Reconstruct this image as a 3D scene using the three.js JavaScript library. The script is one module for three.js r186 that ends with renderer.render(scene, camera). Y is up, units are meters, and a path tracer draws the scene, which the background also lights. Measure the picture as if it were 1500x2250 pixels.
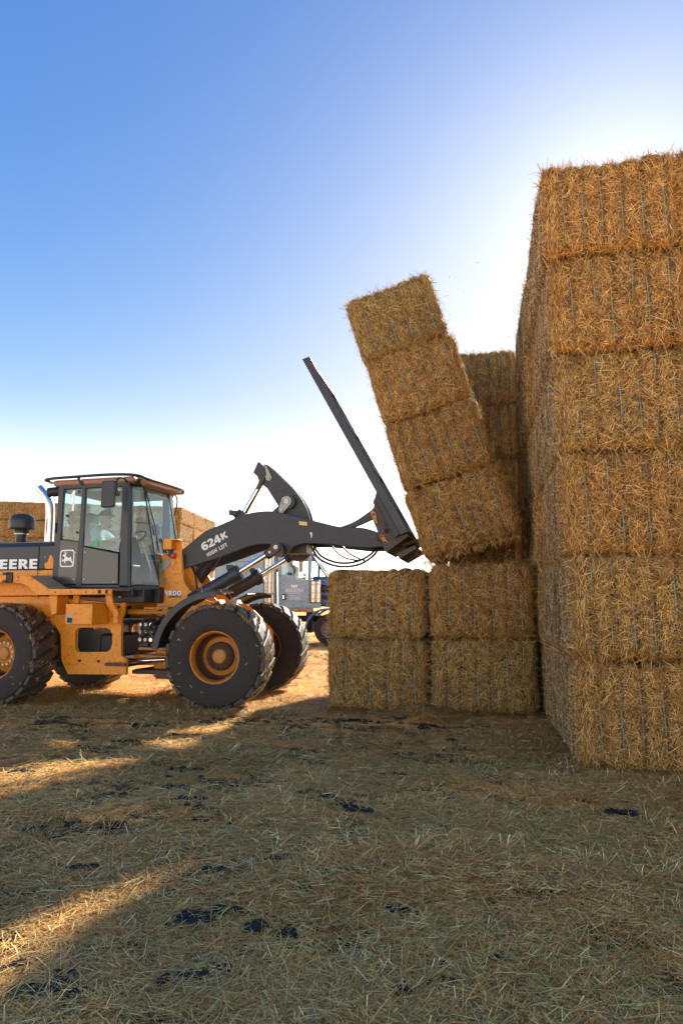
import * as THREE from 'three';
import { mergeGeometries, mergeVertices, toCreasedNormals } from 'three/addons/utils/BufferGeometryUtils.js';
import { RoundedBoxGeometry } from 'three/addons/geometries/RoundedBoxGeometry.js';
import { TextGeometry } from 'three/addons/geometries/TextGeometry.js';
import { FontLoader } from 'three/addons/loaders/FontLoader.js';
import { MarchingCubes } from 'three/addons/objects/MarchingCubes.js';

/* ------------------------------------------------ camera, sky, sun, exposure */
const scene = new THREE.Scene();
const camera = new THREE.PerspectiveCamera(73.74, 2 / 3, 0.05, 900);
camera.position.set(0, 1.5, 0);
const PITCH = 7.33 * Math.PI / 180;
camera.lookAt(0, 1.5 + Math.sin(PITCH), -Math.cos(PITCH));
const renderer = new THREE.WebGLRenderer({ antialias: true });
renderer.toneMapping = THREE.LinearToneMapping;
renderer.toneMappingExposure = 2.55;
renderer.shadowMap.enabled = true;

const SUN_AZ = 23.4, SUN_EL = 29.8, D2R = Math.PI / 180;
const sunDir = new THREE.Vector3(Math.sin(SUN_AZ * D2R) * Math.cos(SUN_EL * D2R), Math.sin(SUN_EL * D2R), -Math.cos(SUN_AZ * D2R) * Math.cos(SUN_EL * D2R));
const sun = new THREE.DirectionalLight(new THREE.Color(1.0, 0.92, 0.78), 4.2);
sun.position.copy(sunDir).multiplyScalar(60); sun.target.position.set(-1, 0, -9);
sun.castShadow = true; sun.shadow.radius = 2.6; sun.shadow.mapSize.set(4096, 4096);
Object.assign(sun.shadow.camera, { left: -32, right: 32, top: 32, bottom: -32, near: 1, far: 140 });
scene.add(sun, sun.target);

{ // clear-air sky: blue scattering plus pale haze, thick and bright along the horizon and round the sun
  const W = 1024, H = 512, px = new Float32Array(W * H * 4), v = new THREE.Vector3(), tint = [0.465, 0.45, 0.437], low = [2.3, 2.1, 1.75];
  for (let j = 0; j < H; j++) for (let i = 0; i < W; i++) {
    const th = ((i + 0.5) / W - 0.5) * 2 * Math.PI, el = ((j + 0.5) / H - 0.5) * Math.PI;
    v.set(Math.cos(el) * Math.cos(th), Math.sin(el), Math.cos(el) * Math.sin(th));
    const c = Math.min(1, Math.max(-1, v.dot(sunDir))), g = Math.acos(c) / D2R, s = Math.max(0, Math.sin(el)), A = 1 / (s + 0.036), A2 = 1 / Math.pow(s + 0.0956, 3);
    const mie = (0.3 * Math.exp(-Math.pow(g / 15.1, 1.19)) + 0.013) * A2, near = 1 + 0.35 * Math.exp(-g / 12), band = Math.exp(-Math.pow(Math.max(0, el / D2R) / 4.8, 1.3)), o = (j * W + i) * 4;
    [0.018, 0.152, 0.69].forEach((k, n) => { px[o + n] = tint[n] * (1 - Math.exp(-(k * A + 0.03 + mie))) * near + low[n] * band; }); px[o + 3] = 1;
  }
  const sky = new THREE.DataTexture(px, W, H, THREE.RGBAFormat, THREE.FloatType);
  sky.mapping = THREE.EquirectangularReflectionMapping; sky.magFilter = sky.minFilter = THREE.LinearFilter; sky.needsUpdate = true;
  scene.background = sky; scene.environment = sky;
}

/* ------------------------------------------------ helpers */
function rngOf(seed) { let a = seed >>> 0; return () => { a = (a + 0x6D2B79F5) | 0; let t = Math.imul(a ^ (a >>> 15), 1 | a); t = (t + Math.imul(t ^ (t >>> 7), 61 | t)) ^ t; return ((t ^ (t >>> 14)) >>> 0) / 4294967296; }; }
function hash3(x, y, z) { let h = Math.imul(x, 374761393) ^ Math.imul(y, 668265263) ^ Math.imul(z, 2147483647 ^ 0x5bd1e995); h = Math.imul(h ^ (h >>> 13), 1274126177); return ((h ^ (h >>> 16)) >>> 0) / 4294967296; }
function noise(x, y, z = 0) {
  const X = Math.floor(x), Y = Math.floor(y), Z = Math.floor(z), s = (t) => t * t * (3 - 2 * t), u = s(x - X), v = s(y - Y), w = s(z - Z), m = (a, b, t) => a + (b - a) * t;
  return m(m(m(hash3(X, Y, Z), hash3(X + 1, Y, Z), u), m(hash3(X, Y + 1, Z), hash3(X + 1, Y + 1, Z), u), v), m(m(hash3(X, Y, Z + 1), hash3(X + 1, Y, Z + 1), u), m(hash3(X, Y + 1, Z + 1), hash3(X + 1, Y + 1, Z + 1), u), v), w) * 2 - 1;
}
const fbm = (x, y, z = 0) => noise(x, y, z) * 0.55 + noise(x * 2.1 + 7, y * 2.1, z * 2.1) * 0.3 + noise(x * 4.3, y * 4.3 + 3, z * 4.3) * 0.15;
const smooth = (a, b, t) => { t = Math.min(1, Math.max(0, (t - a) / (b - a))); return t * t * (3 - 2 * t); };
const V = (x, y, z) => new THREE.Vector3(x, y, z);
const taken = {};
function numbered(n) { const k = taken[n] = (taken[n] ?? -1) + 1; return k ? `${n}_${String(k).padStart(3, '0')}` : n; }
function tag(o, label, category, group, kind) { if (label) o.userData.label = label; if (category) o.userData.category = category; if (group) o.userData.group = group; if (kind) o.userData.kind = kind; return o; }
function shade(o) { o.traverse((m) => { if (m.isMesh) { m.castShadow = true; m.receiveShadow = true; } }); return o; }
function top(o) { o.name = numbered(o.name); shade(o); scene.add(o); return o; }
const canvasOf = (s, t = s) => { const c = document.createElement('canvas'); c.width = s; c.height = t; return c; };
function texOf(c, srgb = true) { const t = new THREE.CanvasTexture(c); t.wrapS = t.wrapT = THREE.RepeatWrapping; if (srgb) t.colorSpace = THREE.SRGBColorSpace; t.anisotropy = 8; return t; }

const std = (rgb, rough, o = {}) => new THREE.MeshStandardMaterial({ color: new THREE.Color().setRGB(...rgb), roughness: rough, ...o });

/* ------------------------------------------------ straw: textures, stalks, bales */
const STRAW = [[0.8, 0.485, 0.1], [0.7, 0.345, 0.05], [0.54, 0.24, 0.032], [0.73, 0.49, 0.16], [0.37, 0.15, 0.024], [0.62, 0.385, 0.065], [0.2, 0.078, 0.013], [0.92, 0.68, 0.28]];
const css = (c, k = 1) => { const f = (v) => Math.round(255 * Math.pow(Math.min(1, v * k), 1 / 2.2)); return `rgb(${f(c[0])},${f(c[1])},${f(c[2])})`; };
function strawTexture(seed, size, n, len, wid, base, bias) {
  const r = rngOf(seed), c = canvasOf(size), b = canvasOf(size), g = c.getContext('2d'), h = b.getContext('2d');
  g.fillStyle = base; g.fillRect(0, 0, size, size); h.fillStyle = '#303030'; h.fillRect(0, 0, size, size);
  g.lineCap = h.lineCap = 'round';
  for (let i = 0; i < n; i++) {
    const x = r() * size, y = r() * size, a = bias === null ? r() * Math.PI : bias + (r() - 0.5) * 1.6, l = len * (0.35 + r()), w = wid * (0.5 + r()), f = i / n;
    const col = css(STRAW[Math.floor(r() * STRAW.length)], 0.45 + 0.55 * f + 0.15 * r()), hv = Math.round(50 + 190 * f), dx = Math.cos(a) * l, dy = Math.sin(a) * l, bx = (r() - 0.5) * l * 0.3;
    for (const ox of [0, -size, size]) for (const oy of [0, -size, size]) {
      if (x + ox + l < -9 || x + ox - l > size + 9 || y + oy + l < -9 || y + oy - l > size + 9) continue;
      for (const [q, s] of [[g, col], [h, `rgb(${hv},${hv},${hv})`]]) { q.strokeStyle = s; q.lineWidth = w; q.beginPath(); q.moveTo(x + ox - dx / 2, y + oy - dy / 2); q.quadraticCurveTo(x + ox + bx, y + oy - bx, x + ox + dx / 2, y + oy + dy / 2); q.stroke(); }
    }
  }
  return [texOf(c), texOf(b, false)];
}
const [strawMap, strawBump] = strawTexture(11, 1024, 22000, 46, 2.3, '#2e1b09', null);
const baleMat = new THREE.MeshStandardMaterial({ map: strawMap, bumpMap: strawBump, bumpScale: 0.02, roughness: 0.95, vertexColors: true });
const stalkMat = new THREE.MeshPhysicalMaterial({ color: 0xffffff, vertexColors: true, roughness: 0.62, transmission: 0.3, thickness: 0, side: THREE.DoubleSide });
const litterMat = new THREE.MeshStandardMaterial({ color: 0xffffff, vertexColors: true, roughness: 0.6, side: THREE.DoubleSide });
const twineMat = new THREE.MeshStandardMaterial({ color: new THREE.Color().setRGB(0.2, 0.44, 0.47), roughness: 0.6 });

// bales differ by crop and weather: golden, tan, brown, a little grey-green
const TINTS = [[0.98, 0.97, 0.95], [1.0, 0.93, 0.82], [0.92, 0.94, 0.95], [0.84, 0.87, 0.84], [0.94, 0.88, 0.8]].map((c) => [baleMat, stalkMat].map((m) => { const k = m.clone(); k.color = new THREE.Color().setRGB(...c); return k; }));
let tintAt = 0;
class Stalks { // many bent ribbons of straw in one geometry
  constructor() { this.p = []; this.n = []; this.c = []; this.i = []; }
  add(o, dir, nor, len, wid, bend, col) {
    const side = V(0, 0, 0).crossVectors(dir, nor).normalize(), nn = V(0, 0, 0).crossVectors(side, dir).normalize(), k = this.p.length / 3;
    for (let s = 0; s < 3; s++) {
      const t = s / 2 - 0.5, q = o.clone().addScaledVector(dir, t * len).addScaledVector(nn, bend * len * (0.25 - t * t) * 4), w = wid / 2 * (s === 1 ? 1 : 0.7);
      for (const e of [-1, 1]) { this.p.push(q.x + side.x * w * e, q.y + side.y * w * e, q.z + side.z * w * e); this.n.push(nn.x, nn.y, nn.z); this.c.push(col[0], col[1], col[2]); }
    }
    this.i.push(k, k + 1, k + 2, k + 1, k + 3, k + 2, k + 2, k + 3, k + 4, k + 3, k + 5, k + 4);
  }
  geometry() {
    const g = new THREE.BufferGeometry();
    g.setAttribute('position', new THREE.Float32BufferAttribute(this.p, 3)); g.setAttribute('normal', new THREE.Float32BufferAttribute(this.n, 3));
    g.setAttribute('color', new THREE.Float32BufferAttribute(this.c, 3)); g.setIndex(this.i); return g;
  }
}
function strawColor(r, pale = 0) {
  const c = STRAW[Math.floor(Math.pow(r(), 1 + pale) * STRAW.length) % STRAW.length], k = 0.36 + r() * 1.0;
  return [c[0] * k, c[1] * k, c[2] * k];
}

const BW = 1.22, BH = 0.945, BL = 2.33;   // width, height, length of a bale; its tied end looks along +z
function baleVariant(seed, far) {
  const r = rngOf(seed), R = 0.125, hx = BW / 2, hy = BH / 2, hz = BL / 2, xs = [];
  for (let k = 0; k < 6; k++) xs.push((k - 2.5) * 0.175 + 0.035 + (r() - 0.5) * 0.06);
  const surf = (p) => { // a point on the box -> point on the lumpy bale, and outward normal
    const q = V(THREE.MathUtils.clamp(p.x, -hx + R, hx - R), THREE.MathUtils.clamp(p.y, -hy + R, hy - R), THREE.MathUtils.clamp(p.z, -hz + R, hz - R));
    const n = p.clone().sub(q); if (n.lengthSq() < 1e-9) n.set(0, 1, 0); n.normalize();
    let d = 0.03 * fbm(p.x * 2.2 + seed, p.y * 2.2, p.z * 2.2) + 0.016 * fbm(p.x * 9, p.y * 9 + seed, p.z * 9);
    const tied = Math.max(Math.abs(n.z), Math.abs(n.y)), flank = Math.abs(n.x);
    let gr = 0; for (const x of xs) gr += Math.exp(-Math.pow((p.x - x) / 0.026, 2));
    d += tied * (0.014 - 0.04 * gr);
    d += flank * 0.012 * Math.sin(p.z * 31 + 3 * noise(p.z * 3, p.y * 2, seed)) * (0.5 + 0.5 * noise(p.z * 5, seed, 1));   // flakes packed along the length
    return [q.addScaledVector(n, R + d - 0.035 * Math.max(0, -n.y)), n];
  };
  const g = far ? new THREE.BoxGeometry(BW, BH, BL, 10, 8, 14) : new THREE.BoxGeometry(BW, BH, BL, 52, 30, 56);
  const P = g.attributes.position, N = g.attributes.normal, U = g.attributes.uv, C = [];
  for (let i = 0; i < P.count; i++) {
    const p = V(P.getX(i), P.getY(i), P.getZ(i)), n0 = V(N.getX(i), N.getY(i), N.getZ(i)), [q] = surf(p);
    P.setXYZ(i, q.x, q.y, q.z);
    if (Math.abs(n0.z) > 0.5) U.setXY(i, p.x / 1.1 + seed * 0.37, p.y / 1.1); else if (Math.abs(n0.y) > 0.5) U.setXY(i, p.x / 1.1, p.z / 1.1 + seed * 0.21); else U.setXY(i, p.z / 0.7 + seed * 0.3, p.y / 0.7);
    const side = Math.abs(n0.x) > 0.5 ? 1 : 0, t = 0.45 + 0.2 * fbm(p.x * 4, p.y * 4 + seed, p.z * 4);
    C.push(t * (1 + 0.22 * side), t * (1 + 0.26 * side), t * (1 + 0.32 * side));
  }
  g.setAttribute('color', new THREE.Float32BufferAttribute(C, 3)); g.computeVertexNormals();
  const PALE = [[0.7, 0.5, 0.22], [0.62, 0.41, 0.15], [0.5, 0.31, 0.1], [0.74, 0.57, 0.3], [0.4, 0.23, 0.07], [0.82, 0.68, 0.42]];
  const st = new Stalks(), one = (p, jitter, len, wid, out, pale, along) => {
    const [q, n] = surf(p), a = along === undefined ? r() * Math.PI * 2 : along + (r() - 0.5) * 1.1, t1 = Math.abs(n.y) > 0.8 ? V(1, 0, 0) : V(0, 1, 0), t2 = V(0, 0, 0).crossVectors(n, t1).normalize(), t3 = V(0, 0, 0).crossVectors(t2, n);
    const dir = t2.multiplyScalar(Math.cos(a)).addScaledVector(t3, Math.sin(a)).addScaledVector(n, out).normalize(), tilt = n.clone().addScaledVector(V(r() - 0.5, r() - 0.5, r() - 0.5), 1.1).normalize();
    st.add(q.addScaledVector(n, jitter + Math.max(0, out) * len * 0.36), dir, tilt, len, wid, (r() - 0.48) * 0.06, pale ? PALE[Math.floor(r() * 6)].map((c) => c * (0.85 + 0.4 * r())) : strawColor(r));
  };
  const k = far ? 0.2 : 1, wk = far ? 2.2 : 1;
  for (let i = 0; i < 6800 * k; i++) { // tied ends
    const p = V((r() - 0.5) * BW, (r() - 0.5) * BH, hz), edge = p.x < -hx + 0.13 || p.x > hx - 0.1;
    one(p, 0.004, (0.04 + 0.15 * r() * r()) * wk, (0.0027 + 0.0024 * r()) * wk, (r() < 0.18 ? 0.5 : 0.05) * r(), 0, edge ? Math.PI / 2 : undefined);
  }
  for (let i = 0; i < 600 * k; i++) one(V((r() - 0.5) * BW, (r() - 0.5) * BH, -hz), 0.004, 0.14 * wk, 0.005 * wk, 0.15 * r(), 0);
  for (let i = 0; i < 6000 * k; i++) one(V(-hx, (r() - 0.5) * BH, (r() - 0.5) * BL), 0.002, (0.015 + 0.045 * r()) * wk, (0.003 + 0.0025 * r()) * wk, 0.5 * r(), 0.25);
  for (let i = 0; i < 1600 * k; i++) one(V(hx, (r() - 0.5) * BH, (r() - 0.5) * BL), 0.002, (0.03 + 0.06 * r()) * wk, (0.004 + 0.003 * r()) * wk, 0.6 * r(), 0.25);
  for (let i = 0; i < 1300 * k; i++) one(V((r() - 0.5) * BW, hy, (r() - 0.5) * BL), 0.004, (0.08 + 0.12 * r()) * wk, 0.005 * wk, (r() < 0.2 ? 0.8 : 0.15) * r(), 0);
  for (let i = 0; i < 500 * k; i++) one(V((r() - 0.5) * BW, -hy, (r() - 0.5) * BL), 0.004, (0.08 + 0.12 * r()) * wk, 0.005 * wk, 0.6 * r(), 0);
  for (let i = 0; i < 1500 * k; i++) { // whiskers along the edges
    const e = Math.floor(r() * 6), u = r() - 0.5, sx = e % 2 ? 1 : -1;
    const p = e < 2 ? V(sx * hx, u * BH, hz) : e < 4 ? V(u * BW, sx * hy, hz) : V(sx * hx, hy, u * BL);
    one(p, 0.0, (0.06 + 0.17 * r() * r()) * wk, 0.0042 * wk, (0.15 + 1.6 * r() * r()), 0);
  }
  const tw = [];
  if (!far) for (const x of xs) {
    const pts = [], w0 = r() * 6;
    for (const [a, b, m] of [[V(x, -hy, hz), V(x, hy, hz), 12], [V(x, hy, hz), V(x, hy, -hz), 10], [V(x, hy, -hz), V(x, -hy, -hz), 5], [V(x, -hy, -hz), V(x, -hy, hz), 8]])
      for (let s = 0; s < m; s++) { const p = a.clone().lerp(b, s / m); p.x += 0.008 * Math.sin(w0 + p.y * 5 + p.z); const [q, n] = surf(p); pts.push(q.addScaledVector(n, 0.007 + 0.012 * Math.sin(p.y * 7 + w0))); }
    tw.push(new THREE.TubeGeometry(new THREE.CatmullRomCurve3(pts, true), 76, 0.0052, 4, true));
  }
  return { body: g, stalks: st.geometry(), twine: tw };
}
const nearBales = [1, 2, 3, 4, 5].map((s) => baleVariant(s * 17 + 4, false)), farBales = [8, 9].map((s) => baleVariant(s * 13, true));
function bale(v, pos, quat, scale, label, group) {
  const o = new THREE.Group(), [bm, sm] = TINTS[(tintAt++ * 7 + (tintAt >> 2)) % 5]; o.name = 'straw_bale';
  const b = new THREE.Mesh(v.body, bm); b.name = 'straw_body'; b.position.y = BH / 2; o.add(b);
  const s = new THREE.Mesh(v.stalks, sm); s.name = 'loose_straw'; s.userData.kind = 'stuff'; s.position.y = BH / 2; o.add(s);
  for (const t of v.twine) { const m = new THREE.Mesh(t, twineMat); m.name = 'twine'; m.position.y = BH / 2; o.add(m); }
  o.position.copy(pos); o.quaternion.copy(quat); o.scale.set(...scale);
  return top(tag(o, label, 'straw bale', group));
}
const YAW = 11.5 * D2R, EX = V(Math.cos(YAW), 0, Math.sin(YAW)), EB = V(Math.sin(YAW), 0, -Math.cos(YAW)), Y = V(0, 1, 0);
{
  const r = rngOf(77), q = (extra = 0) => new THREE.Quaternion().setFromAxisAngle(Y, -YAW + extra);
  const ord = ['bottom', 'second', 'third', 'fourth', 'fifth', 'top'];
  const column = (corner, w, h, rows, lean, labelOf, group, vs) => {
    for (let i = 0; i < rows; i++) {
      const c = corner.clone().addScaledVector(EX, w / 2 + (r() - 0.5) * 0.022).addScaledVector(EB, BL / 2 + (r() - 0.5) * 0.06).add(V(-lean * i / 5, i * h, 0));
      bale(nearBales[(vs + i * 3) % 5], c, q((r() - 0.5) * 0.018), [w / BW, h / BH, 1], labelOf(ord[rows === 6 ? i : i ? 5 : 0], i), group);
    }
  };
  const A = V(2.06, 0, -6.2);
  column(A, 1.22, 0.95, 6, 0.1, (n) => `golden straw bale, ${n} of the six in the nearest tall column`, 'tall stack on the right', 0);
  column(A.clone().addScaledVector(EX, 1.235).add(V(0, 0.0, 0)), 1.22, 0.955, 6, 0.12, (n) => `straw bale at the right picture edge, ${n} of the six beside the nearest column`, 'tall stack on the right', 2);
  column(A.clone().addScaledVector(EB, 2.37).addScaledVector(EX, -0.03), 1.22, 0.95, 6, 0.1, (n) => `straw bale seen by its long flank, ${n} of the six behind the nearest tall column`, 'tall stack on the right', 3);
  column(V(1.88, 0, -11.88), 1.22, 0.985, 6, 0, (n) => `shaded straw bale, ${n} of the six in the dark corner behind the tilting bales`, 'stack in the shaded corner', 1);
  column(V(1.88, 0, -11.88).addScaledVector(EX, 1.24), 1.22, 0.98, 6, 0, (n) => `shaded straw bale, ${n} of the six in the corner against the tall stack`, 'stack in the shaded corner', 4);
  const S = V(-0.19, 0, -9.62);
  column(S, 1.35, 0.955, 2, 0.03, (n) => `${n} straw bale of the low pair standing beside the blue truck`, 'low pairs under the raised bales', 1);
  column(S.clone().addScaledVector(EX, 1.43).add(V(0, 0, 0.09)), 1.34, 0.985, 2, 0, (n) => `${n} straw bale of the low pair straight under the tilting bales`, 'low pairs under the raised bales', 3);
  // the four bales the loader is tipping towards itself
  const roll = q().multiply(new THREE.Quaternion().setFromAxisAngle(V(0, 0, 1), 16.3 * D2R)), piv = V(1.12, 2.02, -9.32);
  const names = ['lowest', 'second lowest', 'second highest', 'highest'], ws = [1.34, 1.31, 1.29, 1.27];
  for (let i = 0; i < 4; i++) {
    const l = V(0.02 + ws[i] / 2 + [0, 0.01, 0.015, 0.0][i], i * 0.995, -BL / 2), rr = roll.clone().multiply(new THREE.Quaternion().setFromAxisAngle(V(0, 0, 1), [0.012, 0.004, -0.006, 0.008][i]));
    bale(nearBales[[4, 0, 2, 1][i]], l.applyQuaternion(roll).add(piv), rr, [ws[i] / BW, 0.995 / BH, 1], `${names[i]} of the four tilted straw bales lifted by the loader`, 'four bales tipped by the loader');
  }
  // the distant stack behind the loader
  const far = (x, z, yaw, row, label) => bale(farBales[Math.floor(r() * 2)], V(x + (r() - 0.5) * 0.06, row * 0.94, z + (r() - 0.5) * 0.08), new THREE.Quaternion().setFromAxisAngle(Y, yaw + (r() - 0.5) * 0.03), [1, 0.94 / BH, 1], label, label.startsWith('sunlit') ? 'sunlit end of the distant stack' : 'long side of the distant stack');
  const rows7 = ['bottom', 'second', 'third', 'middle', 'fifth', 'second highest', 'top'], col4 = ['first', 'second', 'third', 'fourth'];
  const dir = V(-9.43, 0, 2.5).normalize(), yawW = Math.atan2(2.5, 9.43);
  for (let row = 0; row < 7; row++) {
    for (let k = 0; k < 4; k++) { const c = V(-8.85, 0, -37.5).addScaledVector(dir, 1.25 + BL / 2 + k * 2.36); far(c.x + 0.16, c.z - 0.6, Math.PI / 2 + yawW, row, `straw bale, ${rows7[row]} row, ${col4[k]} from the right, long side of distant stack behind loader`); }
    for (let k = 0; k < 3; k++) far(-9.35 + 0.21 * k, -37.5 - BL / 2 - k * 2.4, -0.089, row, `sunlit straw bale, ${rows7[row]} row, ${['nearest', 'middle', 'farthest'][k]} at the right end of the distant stack`);
  }
}

/* ------------------------------------------------ ground: trodden straw over black soil */
const MOUND = [[1.05, -9.0, 0.09, 0.28, 0.6], [-1.1, -9.1, 0.05, 0.9, 0.25], [-0.1, -8.4, 0.05, 1.0, 0.3], [-3.0, -8.6, 0.06, 1.2, 0.25], [2.6, -6.4, 0.05, 0.5, 0.4], [-4.0, -7.6, 0.07, 0.7, 0.3], [-2.6, -11.2, 0.1, 0.5, 0.5], [-1.9, -12.4, 0.09, 0.8, 0.4], [1.6, -5.6, 0.045, 0.9, 0.4], [-1.4, -5.2, 0.04, 1.0, 0.35], [0.3, -4.1, 0.035, 1.1, 0.4]];
function groundH(x, z) {
  const d = Math.hypot(x, z), near = 1 - smooth(30, 70, d);
  let h = 0.03 * fbm(x * 0.8, z * 0.8, 1) + 0.022 * fbm(x * 2.6, z * 2.6, 5) + 0.01 * fbm(x * 8, z * 8, 2);
  for (const [mx, mz, a, sx, sz] of MOUND) h += a * Math.exp(-Math.pow((x - mx) / sx, 2) - Math.pow((z - mz) / sz, 2));
  return h * near - 0.012;
}
function soilAt(x, z) { // 1 where black soil shows through torn straw
  const n = 0.55 * fbm(x * 2.1 + 3, z * 3.4, 9) + 0.85 * fbm(x * 7, z * 12, 4), big = fbm(x * 0.5 + 9, z * 0.55, 3);
  const zone = 0.3 * smooth(-0.35, 0.25, big) - (z > -9 ? 0.05 : 0.3) - 0.16 * smooth(0.3, 2.2, x);
  return smooth(0.25, 0.3, n + zone);
}
const WEATHERED = [[0.72, 0.52, 0.24], [0.66, 0.42, 0.15], [0.56, 0.36, 0.13], [0.7, 0.55, 0.32], [0.5, 0.29, 0.09], [0.6, 0.47, 0.2], [0.38, 0.23, 0.08], [0.84, 0.7, 0.44]];
function litterColor(r) { const c = WEATHERED[Math.floor(r() * 8)], k = 0.62 + r() * 1.1; return [Math.min(0.98, c[0] * k * 1.08), Math.min(0.86, c[1] * k * 0.84), c[2] * k * 0.5]; }
{
  const axis = (neg, pos, f) => { const a = []; for (let t = neg; t <= pos + 1e-6; t += 1) a.push(f(t)); return a; };
  const gx = axis(-200, 200, (t) => Math.sign(t) * (Math.abs(t) < 110 ? Math.abs(t) * 0.048 : 5.28 + 0.048 * (Math.pow(1.078, Math.abs(t) - 110) - 1) / 0.078));
  const gz = axis(-50, 290, (t) => t < 0 ? 0.5 - t * 0.6 : t < 190 ? 0.5 - t * 0.055 : -9.95 - 0.055 * (Math.pow(1.088, t - 190) - 1) / 0.088);
  const nx = gx.length, nz = gz.length, p = new Float32Array(nx * nz * 3), c = new Float32Array(nx * nz * 3), u = new Float32Array(nx * nz * 2), id = [];
  for (let j = 0; j < nz; j++) for (let i = 0; i < nx; i++) {
    const x = gx[i], z = gz[j], k = j * nx + i, s = soilAt(x, z) * (Math.hypot(x, z) < 40 ? 1 : 0), t = 2.6 + 0.5 * fbm(x * 1.1, z * 1.1, 8);
    p.set([x, groundH(x, z) - 0.03 * s, z], k * 3); u.set([x / 1.25, z / 1.25], k * 2);
    c.set([t + (0.05 - t) * s, t * 0.8 + (0.045 - t * 0.8) * s, t * 0.66 + (0.04 - t * 0.66) * s], k * 3);
    if (i < nx - 1 && j < nz - 1) id.push(k, k + 1, k + nx, k + 1, k + nx + 1, k + nx);
  }
  const g = new THREE.BufferGeometry();
  g.setAttribute('position', new THREE.BufferAttribute(p, 3)); g.setAttribute('color', new THREE.BufferAttribute(c, 3)); g.setAttribute('uv', new THREE.BufferAttribute(u, 2)); g.setIndex(id); g.computeVertexNormals();
  const [m, b] = strawTexture(23, 1024, 20000, 50, 2.4, '#4a3418', null);
  const o = new THREE.Mesh(g, new THREE.MeshStandardMaterial({ map: m, bumpMap: b, bumpScale: 0.025, roughness: 0.95, vertexColors: true }));
  o.name = 'ground'; top(tag(o, 'trodden straw and black soil of the stackyard', 'ground', null, 'structure'));
}
{ // loose straw lying on the ground: clumps of stalks, too many to count
  const r = rngOf(5), protos = [0, 1, 2, 3].map((v) => {
    const s = new Stalks(), q = rngOf(400 + v);
    for (let i = 0; i < 62; i++) {
      const R = 0.26 * Math.sqrt(q()), a = q() * 6.283, yaw = v * 0.8 + (q() + q() - 1) * 2.2, pitch = q() < 0.05 ? 0.2 + 0.5 * q() : (q() - 0.5) * 0.2, l = 0.03 + 0.2 * q() * q();
      s.add(V(R * Math.cos(a), 0.004 + 0.02 * q() + Math.max(0, Math.sin(pitch)) * l * 0.45, R * Math.sin(a)), V(Math.cos(yaw) * Math.cos(pitch), Math.sin(pitch), Math.sin(yaw) * Math.cos(pitch)), V(q() - 0.5, 1.2, q() - 0.5).normalize(), l, 0.0026 + 0.003 * q() * q(), (q() - 0.48) * 0.06, litterColor(q));
    }
    return s.geometry();
  });
  const spots = [[], [], [], []];
  const put = (n, x0, x1, z0, z1, cone, sc) => {
    for (let i = 0; i < n; i++) {
      const z = z0 + (z1 - z0) * r(), x = cone ? (r() - 0.5) * 2 * (0.55 * -z + 0.4) : x0 + (x1 - x0) * r();
      if (Math.max(soilAt(x, z), soilAt(x + 0.13, z), soilAt(x - 0.13, z), soilAt(x, z + 0.09), soilAt(x, z - 0.09)) > 0.3 && r() < 0.9) continue;
      spots[Math.floor(r() * 4)].push([x, groundH(x, z), z, r() * 6.283, sc * (0.8 + 0.5 * r())]);
    }
  };
  put(4200, 0, 0, -1.9, -4, true, 0.8); put(7500, 0, 0, -3.8, -7, true, 1.0); put(7000, 0, 0, -6.8, -11, true, 1.25); put(1600, -8, 3, -10.5, -17, false, 1.4); put(900, -12, 2, -16, -30, false, 2.2);
  const e = new THREE.Euler(), qt = new THREE.Quaternion(), m4 = new THREE.Matrix4();
  protos.forEach((g, v) => {
    const im = new THREE.InstancedMesh(g, litterMat, spots[v].length);
    spots[v].forEach(([x, y, z, a, s], i) => { qt.setFromEuler(e.set((r() - 0.5) * 0.12, a, (r() - 0.5) * 0.12)); im.setMatrixAt(i, m4.compose(V(x, y, z), qt, V(s, s, s))); const t = 0.75 + 0.3 * r() + 0.22 * fbm(x * 0.9, z * 0.9, 6); im.setColorAt(i, new THREE.Color().setRGB(t, t * (0.94 + 0.08 * r()), t * (0.85 + 0.2 * r()))); });
    im.name = 'straw_litter'; top(tag(im, 'loose straw stalks strewn over the whole yard', 'straw', 'loose straw on the ground', 'stuff'));
  });
  { // black soil torn up through the straw: crumbs in loose groups
    const g = new THREE.IcosahedronGeometry(1, 1), P = g.attributes.position; for (let i = 0; i < P.count; i++) { const k = 0.72 + 0.5 * Math.abs(fbm(P.getX(i) * 1.7, P.getY(i) * 1.7, P.getZ(i) * 1.7)) * 2; P.setXYZ(i, P.getX(i) * k, P.getY(i) * k, P.getZ(i) * k); } g.computeVertexNormals();
    const list = []; for (let c = 0; c < 95; c++) { const z = -2.6 - 6.6 * Math.pow(r(), 0.8), x = (r() + r() - 1) * 0.52 * -z - 0.12 * -z, m = 3 + Math.floor(r() * 16), ang = (r() - 0.5) * 0.7, L = 0.06 + 0.16 * r(); for (let i = 0; i < m; i++) { const u = (r() - 0.5) * 2 * L; list.push([x + Math.cos(ang) * u + (r() - 0.5) * 0.05, z + Math.sin(ang) * u + (r() - 0.5) * 0.07, 0.009 + 0.03 * r() * r()]); } }
    const im = new THREE.InstancedMesh(g, std([0.014, 0.013, 0.014], 0.95), list.length); list.forEach(([x, z, k], i) => { qt.setFromEuler(e.set(0, r() * 6.28, 0)); im.setMatrixAt(i, m4.compose(V(x, groundH(x, z) + 0.016, z), qt, V(k * 1.7, 0.009 + k * 0.25, k))); });
    im.name = 'soil_crumbs'; top(tag(im, 'black soil crumbs scattered over the trodden straw', 'soil', null, 'stuff'));
  }
  const s = new Stalks(); // torn straw piled in tufts
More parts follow.
